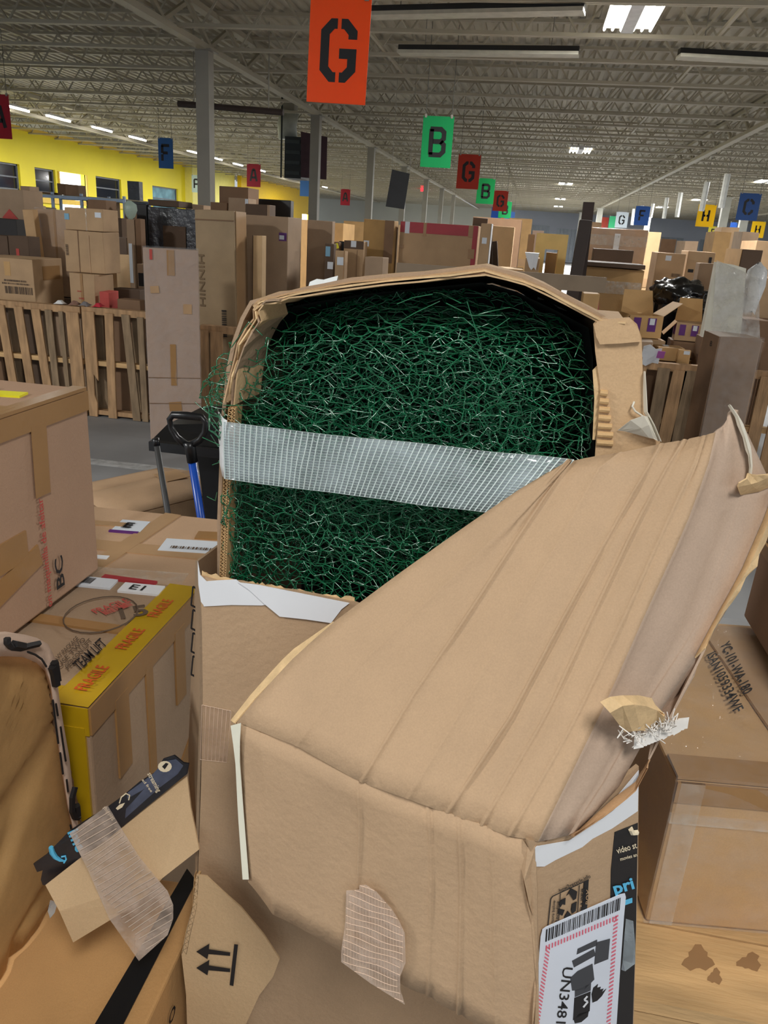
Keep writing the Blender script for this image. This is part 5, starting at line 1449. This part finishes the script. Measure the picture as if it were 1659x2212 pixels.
# tall taped carton in front of the fence
p = at(309, 535, Y=6.55)
tc_ = pc('tall film-wrapped carton standing on the floor before the pallet fence', (309, 535), (428, 541), 6.4, 0, .2, yaw=24, m=kraft('kraft_mauve', (172, 146, 128), var=.05, coat=.25), sub=3, jit=.003, wrap=True, group=None,
   tapes=[('F', .42, .87, .56, .995, TAPE), ('F', .43, .30, .54, .52, TAPE), ('F', .38, .16, .62, .21, TAPE, 4), ('F', .1, .78, .26, .815, TAPEP, 5), ('F', .7, .68, .86, .73, TAPEP), ('F', .11, .945, .16, .995, REDI), ('F', .0, .20, 1, .203, K3), ('F', 0, .34, 1, .343, K3)])
# big lettered carton and its neighbours
pc('big carton with upright grey lettering and shiny taped edge', (428, 453), (513, 461), 7.35, 0, .34, m=kraft('kraft_olive', (160, 136, 104), coat=.15), sub=2, tilt=-1.0, group=G0, tapes=[('R', .1, 0, .9, 1, TAPEP), ('F', 0, .955, 1, .96, K3)],
   prints=[('F', .20, .56, .48, .055, 'HINNIH', mat('faded_ink', (126, 104, 78), .8), 90), ('F', .76, .42, .26, .05, '|||', BLK, 90)])
pc('brown stacked load under the small cartons by the front pillar', (452, 456), (540, 458), 9.55, 0, 1.0, m=K3, group=G0, key='st')
pc('small dull carton on the load, beside the front pillar', (454, 436), (490, 437), 9.6, 'st', .3, m=K3, group=G0, key='st2')
pc('carton with a wrapped corner on the load by the pillar', (493, 426), (536, 430), 9.62, 'st', .3, m=K2, group=G0, key='st3', tapes=[('F', .85, .6, 1, .95, LBL)])
pc('topmost brown carton of the load by the pillar', (474, 402), (536, 411), 9.95, 'st', .4, m=K3, group=G0)
pc('dark carton with a white sticker before the black television', (530, 440), (583, 441), 9.3, 0, .22, m=K5, group=G0, tapes=[('F', .62, .86, .8, .9, LBL), ('F', .9, 0, 1, 1, K2)])
pc('black television carton, flat and wide', (538, 428), (628, 434), 10.8, 0, .14, m=BLKP, group=G0)
pc('wide grey-brown carton with a purple sticker', (520, 463), (623, 473), 8.0, 0, .48, m=K2, group=G0, tapes=[('F', .81, .885, .97, .925, PURI), ('F', .82, .892, .92, .912, LBL), ('R', 0, .56, 1, .6, TAPE)])
pc('narrow upright carton wedged before the wide one', (546, 508), (567, 510), 7.6, 0, .12, m=K4, group=G0, tapes=[('L', 0, 0, 1, 1, K5, 0, 'side_tone')], prints=[('F', .75, .5, .3, .05, '||', GRYI, 90)])  # left side painted dark for the shade in the gap beside it
pc('dark grey panel carton with a torn top corner', (664, 475), (719, 479), 8.8, 0, .12, m=K2, group=G0)
pc('slim dark carton with blue and white stickers', (702, 526), (722, 529), 8.15, 0, .12, m=K5, group=G0, tapes=[('F', .1, .93, .6, .985, LBLB), ('F', .35, .86, .95, .9, LBL)])
pc('slim pale carton with one white sticker', (724, 541), (745, 544), 7.95, 0, .14, m=K1, group=G0, tapes=[('F', .25, .92, .9, .965, LBL), ('F', .9, 0, 1, 1, TAPE)])
pc('slim carton topped with a yellow sticker', (721, 522), (733, 523), 8.5, 0, .1, m=K3, group=G0, tapes=[('F', .0, .96, .9, .99, YELP, 20)])
pc('black little carton behind the slim pale one', (732, 521), (744, 522), 8.64, 0, .1, m=BLKP, group=G0)
pc('brown upright carton with a dark lid and a sticker', (744, 519), (786, 522), 8.5, 0, .2, m=K1, group=G0, tapes=[('F', .0, .955, 1, 1, K5), ('F', .35, .965, .62, 1, LBL), ('F', .68, 0, .7, .95, K3)])
pc('low torn carton before the mottled yellow one', (789, 554), (828, 557), 7.8, 0, .3, m=K2, group=G0)
pc('mottled yellow-brown carton left of the red taped one', (787, 473), (852, 475), 8.95, 0, .3, m=kraft('kraft_mottled', (176, 138, 84), var=.3, scale=2.5), group=G0, tapes=[('F', .02, .86, .2, .89, LBL), ('F', .7, .78, 1, 1, K3)])
pc('large carton edged with red tape', (866, 478), (1034, 483), 9.1, 0, .5, m=K1, group=G0, tapes=[('F', 0, .945, 1, 1, REDT), ('F', .94, 0, 1, .945, REDT), ('F', .06, .94, .12, 1, LBL), ('F', 0, .86, .06, .88, TAPE), ('F', .0, .72, .05, .75, TAPE), ('F', .3, .93, .34, 1, TAPE), ('F', .9, .83, .98, .88, TAPE), ('F', .88, .94, .94, 1, TAPE)])
pc('tall narrow carton right of the red taped one', (1039, 482), (1062, 484), 8.9, 0, .25, m=K1, group=G0, tapes=[('F', .25, .90, .7, .93, LBL), ('F', .3, .6, .6, .72, TAPE), ('R', 0, 0, 1, 1, WHT, 0, 'side_tone')])
r = pc('dark crumpled board sticking up behind the narrow carton', (1022, 470), (1054, 466), 9.66, 0, .08, m=K5, group=G0)
for i, (a, b, Y, tl_, lab) in enumerate([((1064, 497), (1082, 497), 10.6, -4, 'first dark brown board leaning right of the narrow carton'), ((1083, 503), (1104, 500), 10.8, -7, 'second dark brown board, leaning more'), ((1105, 522), (1124, 516), 10.9, -9, 'third dark brown board, lowest and leaning most')]):
    pc(lab, a, b, Y, 0, .08, m=DARKW, tilt=tl_, group='dark boards leaning together')
pc('grey wide carton far behind the leaning boards', (1022, 468), (1128, 470), 16, 0, .8, m=K3, group='far cartons')
pc('pale carton behind the leaning boards', (1065, 488), (1112, 490), 11.6, 0, .4, m=K4, group='far cartons')
pc('low light-brown carton lying before the leaning boards', (1066, 578), (1132, 567), 9.6, 0, .5, m=K4, group=G0)
pc('small carton with white paper over its top', (1136, 556), (1168, 548), 9.0, 0, .4, m=K1, group=G0, key='pap')
q = at(1150, 552, Y=8.95)
pp = thing('paper_sheet', 'white crumpled paper draped over the small carton', 'paper', q)
MB().loft([[Vector((q.x - .08 + .05 * i, 8.98 + .12, q.z + .03)) for i in range(4)], [Vector((q.x - .08 + .05 * i, 8.975, q.z + .025)) for i in range(4)], [Vector((q.x - .02 + .025 * i, 8.965, q.z - .12 - .03 * (i % 2))) for i in range(4)]], .004).build('sheet', WHT, pp)
# pale wooden frame with an opening
fr_ = thing('framed_crate', 'pale yellow wooden frame crate with a square opening', 'crate', at(1192, 560, Y=10.2))
a, b = at(1160, 503, Y=10.2), at(1229, 505, Y=10.2)
FRM = mat('pale_frame_wood', (226, 196, 124), .5, var=.08)
MB().box(a.x, a.x + .12, 10.2, 10.5, 0, a.z).build('upright', FRM, fr_); MB().box(b.x - .1, b.x, 10.2, 10.5, 0, a.z).build('upright', FRM, fr_)
MB().box(a.x + .12, b.x - .1, 10.2, 10.5, a.z - .18, a.z).build('crossbeam', FRM, fr_)
MB().box(a.x + .12, b.x - .1, 10.2, 10.5, .0, 1.2).build('panel', FRM, fr_)
MB().box(a.x - .1, a.x - .02, 10.25, 10.6, 0, a.z - .02).build('side_board', K1, fr_)
pc('dark carton seen through the pale wooden frame', (1181, 545), (1212, 546), 10.6, 0, .3, m=K5, group=G0)
r = pc('very dark upright board standing left of the dark post', (1234, 473), (1259, 474), 7.7, 0, .2, m=mat('dark_brown_card', (58, 46, 40), .6), group=G0, tilt=2.2); 
r = thing('post', 'dark brown post leaning, rising above the dark upright board', 'post', at(1255, 600, Y=8.08))
a, b = at(1272, 437, Y=8.08), at(1253, 600, Y=8.08)
b2 = a + (b - a) * (a.z / (a.z - b.z)); MB().bar(b2, a, .1, .1, up=Vector((0, 1, 0))).build('post_shaft', mat('dark_post', (66, 52, 46), .7), r)
pc('large load wrapped in clear film, right of the dark post', (1279, 490), (1402, 498), 11, 0, .9, m=KW, sub=2, jit=.006, wrap=True, group=G0, tapes=[('F', .42, .86, .52, .97, WHT), ('F', .0, .9, 1, .96, TAPEC)])
pc('dark wide carton in front of the film-wrapped load', (1284, 536), (1369, 541), 9.7, 0, .3, m=K5, group=G0)
pc('orange-brown carton with a pink stripe behind the grey rail', (1256, 575), (1394, 579), 8.25, 0, .6, m=K6, sub=1, group=G0, key='ob', tapes=[('F', .38, .1, .46, .82, PNKI, 6), ('F', .0, .86, .98, .93, TAPEC), ('F', .1, .9, .2, .95, TAPEC)])
pc('flat dark lid lying on the orange-brown carton', (1250, 563), (1396, 568), 8.15, 'ob', .5, m=K5, group=G0)
pc('small orange-brown carton below the grey rail', (1262, 633), (1296, 634), 7.3, 0, .3, m=K6, group=G0)
pc('brown carton with tape far right of the wrapped load, left one', (1421, 545), (1483, 552), 10, 0, .5, m=K1, group=G0, tapes=[('F', .3, .955, .5, .985, LBL)], prints=[('F', .6, .86, .1, .04, '||', GRYI)])
pc('brown carton with a black mark, right one of the far pair', (1488, 542), (1546, 547), 10.55, 0, .5, m=K1, group=G0, tapes=[('F', .1, .87, .3, .89, BLK), ('F', .8, .93, .9, .97, BLK), ('F', .2, .66, .6, .67, BLK)])
pc('carton with a dark front and an orange left side behind the plastic-wrapped foam', (1604, 538), (1648, 542), 8.9, 0, .7, yaw=0, m=K5, group=G0, tapes=[('L', 0, 0, 1, 1, K6, 0, 'side_tone')])  # dark front, orange-brown sheet over the left side
pc('brown carton at the right picture edge behind the foam', (1640, 600), (1700, 602), 8.0, 0, .5, m=K1, group=G0, tapes=[('F', .1, .7, .4, .75, LBL)])
pc('low carton right of the foam, above the right-hand fence', (1612, 690), (1700, 694), 7.6, 0, .35, m=K3, group=G0)
pc('tall brown carton behind the foam, left', (1512, 568), (1550, 572), 9.15, 0, .2, m=K2, group=G0)
# foam in clear plastic
r = thing('foam_slab', 'white foam slab in clear plastic standing behind the right fence', 'foam', at(1570, 730, Y=7.17))
q = [at(1516, 728, Y=7.17), at(1600, 730, Y=7.17), at(1612, 580, Y=7.17), at(1585, 572, Y=7.17), at(1548, 566, Y=7.17)]
b_ = [q[0], q[1], q[2], q[3], q[4]]
MB().prism(b_, (.02, .2, 0)).build('slab', FOAM, r)
rows = []
for j in range(9):
    t = j / 8
    a, b = at(1536 + 12 * t - 0, 730 - 168 * t, Y=7.135), at(1642 - 4 * t, 732 - (150 - 20 * t) * t * 1.02, Y=7.15)
    rows.append([a.lerp(b, i / 9) + Vector((0, .03 * noise.noise(Vector((i * .9, j * .9, 2))), 0)) for i in range(10)])
rows.append([Vector((p.x, p.y + .26, p.z + .01)) for p in rows[-1]])
MB().loft(rows).build('plastic_cover', film('cloudy_plastic', (214, 210, 204), .42, .15, .5, 9), r, smooth=True)
MB().box(q[0].x, q[1].x + .2, 7.15, 7.4, 0, q[0].z).build('stand_carton', K3, r)
pb = thing('plastic_bag', 'crumpled clear bag beside the top of the foam slab', 'bag', at(1640, 600, Y=7.6))
q = at(1634, 600, Y=7.7)
MB().loft([[q + Vector((.09 * math.cos(a / 9 * 6.283) * s + .02 * math.sin(4 * a), .07 * math.sin(a / 9 * 6.283) * s, dz + .02 * math.sin(3 * a))) for a in range(10)] for s, dz in ((.1, .12), (.9, .07), (1, -.05), (.7, -.18), (.5, -.3))]).build('bag_sheet', mat('clear_bag', (206, 206, 206), .15, bump=.5), pb, smooth=True)
# tall two-faced carton in front of the right fence
pc('tall film-wrapped carton standing before the right-hand fence', (1556, 727), (1650, 729), 6.3, 0, .42, m=kraft('kraft_wet', (146, 120, 98), coat=.6, bump=.2, bscale=12), sub=2, jit=.005, yaw=3, wrap=True, tapes=[('L', .48, .915, .78, .985, LBLB), ('L', 0, 0, 1, 1, K3, 0, 'side_tone')], prints=[('L', .54, .93, .06, .04, 'B', BLK)])
r = pc('dark carton leaning with a slate blue printed patch', (1386, 770), (1414, 768), 5.6, 0, .3, m=K3, tilt=-6, tapes=[('F', .0, .64, 1, .82, mat('slate_print', (52, 52, 82), .5))])
r.location.x += .05
# purple printed open cartons on the right-hand pile
def open_box(label, c, w_, d_, h_, yaw, m, bands=True):
    r = carton(label, c, w_, d_, h_, yaw, m=m, open_top=True, jit=.003, group='open cartons with purple print', tapes=[('F', .12, .3, .34, .9, PURI), ('F', .55, .3, .8, .9, PURI), ('L', .1, .3, .4, .9, PURI), ('L', .6, .3, .9, .9, PURI), ('F', .6, .6, .75, .88, LBL)] if bands else [])
    for fl_, pts in (('b', [(0, d_, h_), (w_, d_, h_), (w_ - .02, d_ + .06, h_ + .2), (.02, d_ + .06, h_ + .2)]), ('r', [(w_, 0, h_), (w_, d_, h_), (w_ + .16, d_ - .02, h_ + .12), (w_ + .16, .02, h_ + .12)]), ('l', [(0, 0, h_), (0, d_, h_), (-.1, d_, h_ - .12), (-.1, 0, h_ - .12)])):
        MB().prism(pts, (0, .003, .003)).build('top_flap', K6, r, origin=(0, 0, 0))
    return r
carton('low dark carton under the purple printed ones, behind the right fence', (X_(1365), 7.14, 0), 1.42 - X_(1365), .8, .98, 0, m=K3, jit=.002)
carton('second low carton under the purple printed ones, nearer the foam slab', (1.45, 7.46, 0), .42, .48, .98, 0, m=K1, jit=.002)
p = at(1372, 700, Y=7.3); TOPS['rb'] = .985
open_box('open purple printed carton with its flaps up, left one', (p.x - .02, 7.55, 1.13), .31, .28, .2, 12, K6)
carton('brown carton under the left open purple printed one', (p.x - .03, 7.5, .985), .35, .40, .14, 4, m=K1)
p = at(1445, 706, Y=7.3)
open_box('open purple printed carton, right one, half in shadow', (p.x + .12, 7.62, 1.13), .24, .24, .16, -4, K1)
carton('brown carton under the right open purple printed one', (p.x + .10, 7.5, .985), .30, .40, .14, -2, m=K3)
p = at(1392, 740, Y=7.1)
carton('plain little carton at the left of the right-hand pile', (p.x - .04, 7.16, .985), .12, .2, .16, -6, m=K2)
p = at(1428, 745, Y=7.1)
carton('flat light carton with a white sticker on the right-hand pile', (p.x, 7.2, .985), .23, .2, .12, 6, m=K6, tapes=[('T', .3, .5, .5, .8, LBL)])
p = at(1425, 775, Y=7.05)
p2 = at(1480, 775, Y=7.05)
carton('small carton lowest on the right-hand fence, by the tall wrapped one', (p2.x - .05, 7.105, .985), .10, .07, .12, 0, m=K6, tapes=[('F', .4, .7, .9, .95, LBL)])
pl0 = thing('cardboard_sheet', 'white and pink crumpled wrapper beside the right flap', 'wrapper', at(1405, 770, Y=6.9))
q = at(1404, 765, Y=6.9)
MB().loft([[q + Vector((-.06 + .05 * i, .02 * j, .06 - .05 * j + .02 * math.sin(i * 2 + j))) for i in range(4)] for j in range(4)], .004).build('sheet', WHT, pl0)
MB().loft([[q + Vector((.06 + .03 * i, .02 * j - .01, .03 - .03 * j)) for i in range(3)] for j in range(3)], .004).build('print_patch', mat('magenta_print', (196, 110, 190), .5), pl0)
# black rubbish bags
r0 = None
for i, (px, py, w_, Yb, lab) in enumerate([(1472, 640, .27, 8.62, 'large black plastic bag gleaming behind the purple cartons'), (1440, 622, .16, 9.5, 'black and clear plastic bag left of the large black one'), (1492, 664, .16, 8.14, 'black bag slumped below the large gleaming one')]):
    q = at(px, py, Y=Yb)
    r = thing('plastic_bag', lab, 'bag', (q.x, Yb, 0))
    bm = bmesh.new(); bmesh.ops.create_icosphere(bm, subdivisions=4, radius=1)
    for v in bm.verts:
        k = noise.noise(v.co * 2.2 + Vector((i * 9, 0, 0))) * .25 + noise.noise(v.co * 6 + Vector((0, i * 9, 0))) * .12
        v.co *= 1 + k
        v.co = Vector((v.co.x * w_, v.co.y * w_ * .8, max(-.6, v.co.z) * w_ * .62))
    me = bpy.data.meshes.new('bag_body'); bm.to_mesh(me); bm.free(); me.materials.append(BLKBAG if i != 1 else mat('smoky_bag_film', (70, 66, 66), .2, var=.5, bump=.8, bscale=8, spec=.8))
    me.polygons.foreach_set('use_smooth', [True] * len(me.polygons))
    o = bpy.data.objects.new('bag_body', me); col.objects.link(o); o.parent = r; o.location = (0, 0, q.z)
    MB().box(q.x - w_ * .7, q.x + w_ * .7, Yb - w_ * .5, Yb + w_ * .5, 0, q.z - .3 * w_).build('bag_foot', BLKP, r)
# grey board rail behind the torn carton: a tall pallet on end
r = thing('tall_pallet', 'tall grey pallet on end behind the torn carton, only its top rail showing', 'pallet', (.1, 5, 0))
a, b = at(1120, 584, Y=5), at(1311, 601, Y=5)
MB().box(a.x - .75, b.x, 5.0, 5.03, 1.635, 1.725).build('top_rail', mat('grey_board', (136, 118, 98), .8, var=.15), r)
for x in (a.x - .7, a.x - .1, b.x - .42): MB().box(x, x + .09, 5.03, 5.12, 0, 1.7).build('post', WOOD2, r)
for z in (1.2, .7, .2): MB().box(a.x - .75, b.x - .3, 5.0, 5.03, z - .045, z + .045).build('board', WOOD2, r)
for i, (px, py, lab) in enumerate([(690, 612, 'white torn plastic shreds behind the rim, left'), (1195, 618, 'white torn plastic shreds behind the rim, right')]):
    q = at(px, py, Y=1.3)
    tp = thing('plastic_shreds', lab, 'plastic', q)
    rnd = random.Random(i)
    MB().loft([[q + Vector((-.022 + .012 * a, .02 * b, .0 - .02 * (b != 1) + rnd.uniform(-.003, .004) + (.003 if i == 0 else -.004) * a)) for a in range(5)] for b in range(3)], .001).build('shred', mat('white_shred', (226, 230, 230), .6, var=.04), tp)

# ================================================================ far piles toward the end wall
rnd = random.Random(5)
FM = [K1, K2, K3, K4, K5, K6]
far = [((228, 470), (262, 471), 12), ((268, 455), (290, 456), 14), ((560, 468), (640, 470), 14), ((640, 474), (700, 475), 16), ((700, 480), (742, 482), 15), ((742, 476), (790, 478), 18), ((1100, 470), (1150, 472), 20), ((1150, 498), (1176, 499), 16), ((1262, 478), (1300, 480), 22),
       ((1400, 500), (1430, 503), 16), ((1480, 520), (1510, 522), 18), ((1545, 500), (1580, 503), 20), ((1560, 490), (1598, 493), 26), ((1605, 500), (1640, 503), 24), ((1636, 520), (1690, 523), 14), ((1430, 515), (1462, 517), 22), ((1128, 480), (1146, 481), 28), ((1060, 482), (1092, 483), 24),
       ((-20, 438), (20, 440), 12), ((20, 442), (50, 443), 13), ((860, 486), (930, 488), 18), ((930, 488), (1020, 490), 22), ((400, 440), (440, 443), 13.2)]
FL = ['far carton load behind the wide dull carton, just left of the black wrapped load', 'small far carton top beside the upright black board', 'far load behind the black television carton', 'far load behind the dark grey panel carton', 'far load left of the mottled yellow carton, behind the stickered ones', 'far load directly behind the mottled yellow carton', 'far grey load below the pale blue sign at the end of the sign row', 'far carton left of the framed crate', 'far load right of the dark post, low',
      'far load right of the large film-wrapped load', 'far load under the white hanging tubes, between the two brown cartons', 'far load left of the carton with a dark front', 'far load below the blue C sign at the paired pillars', 'far load right of the paired pillars', 'far load at the right picture edge above the foam', 'far load behind the left one of the two brown taped cartons', 'farthest carton load before the dock doors', 'far load under the smallest green sign',
      'far carton at the left picture edge, behind the red triangle one', 'far carton behind the upright grey-brown one', 'far load behind the left half of the red taped carton', 'far load behind the right half of the red taped carton', 'far load left of the front pillar, over the black wrapped one']
for i, (a, b, Y) in enumerate(far):
    where_ = 'between the rack and the tall taped carton' if a[0] < 450 else ('behind the row left of the red taped carton' if a[0] < 1000 else ('by the dock doors' if a[0] < 1300 else 'on the far right below the hanging tubes'))
    pc(FL[i], a, b, Y, 0, 1.0, m=FM[rnd.randrange(6)], group='far carton loads', jit=.008, tapes=[('F', .1, .55, .9, .62, TAPEP)])
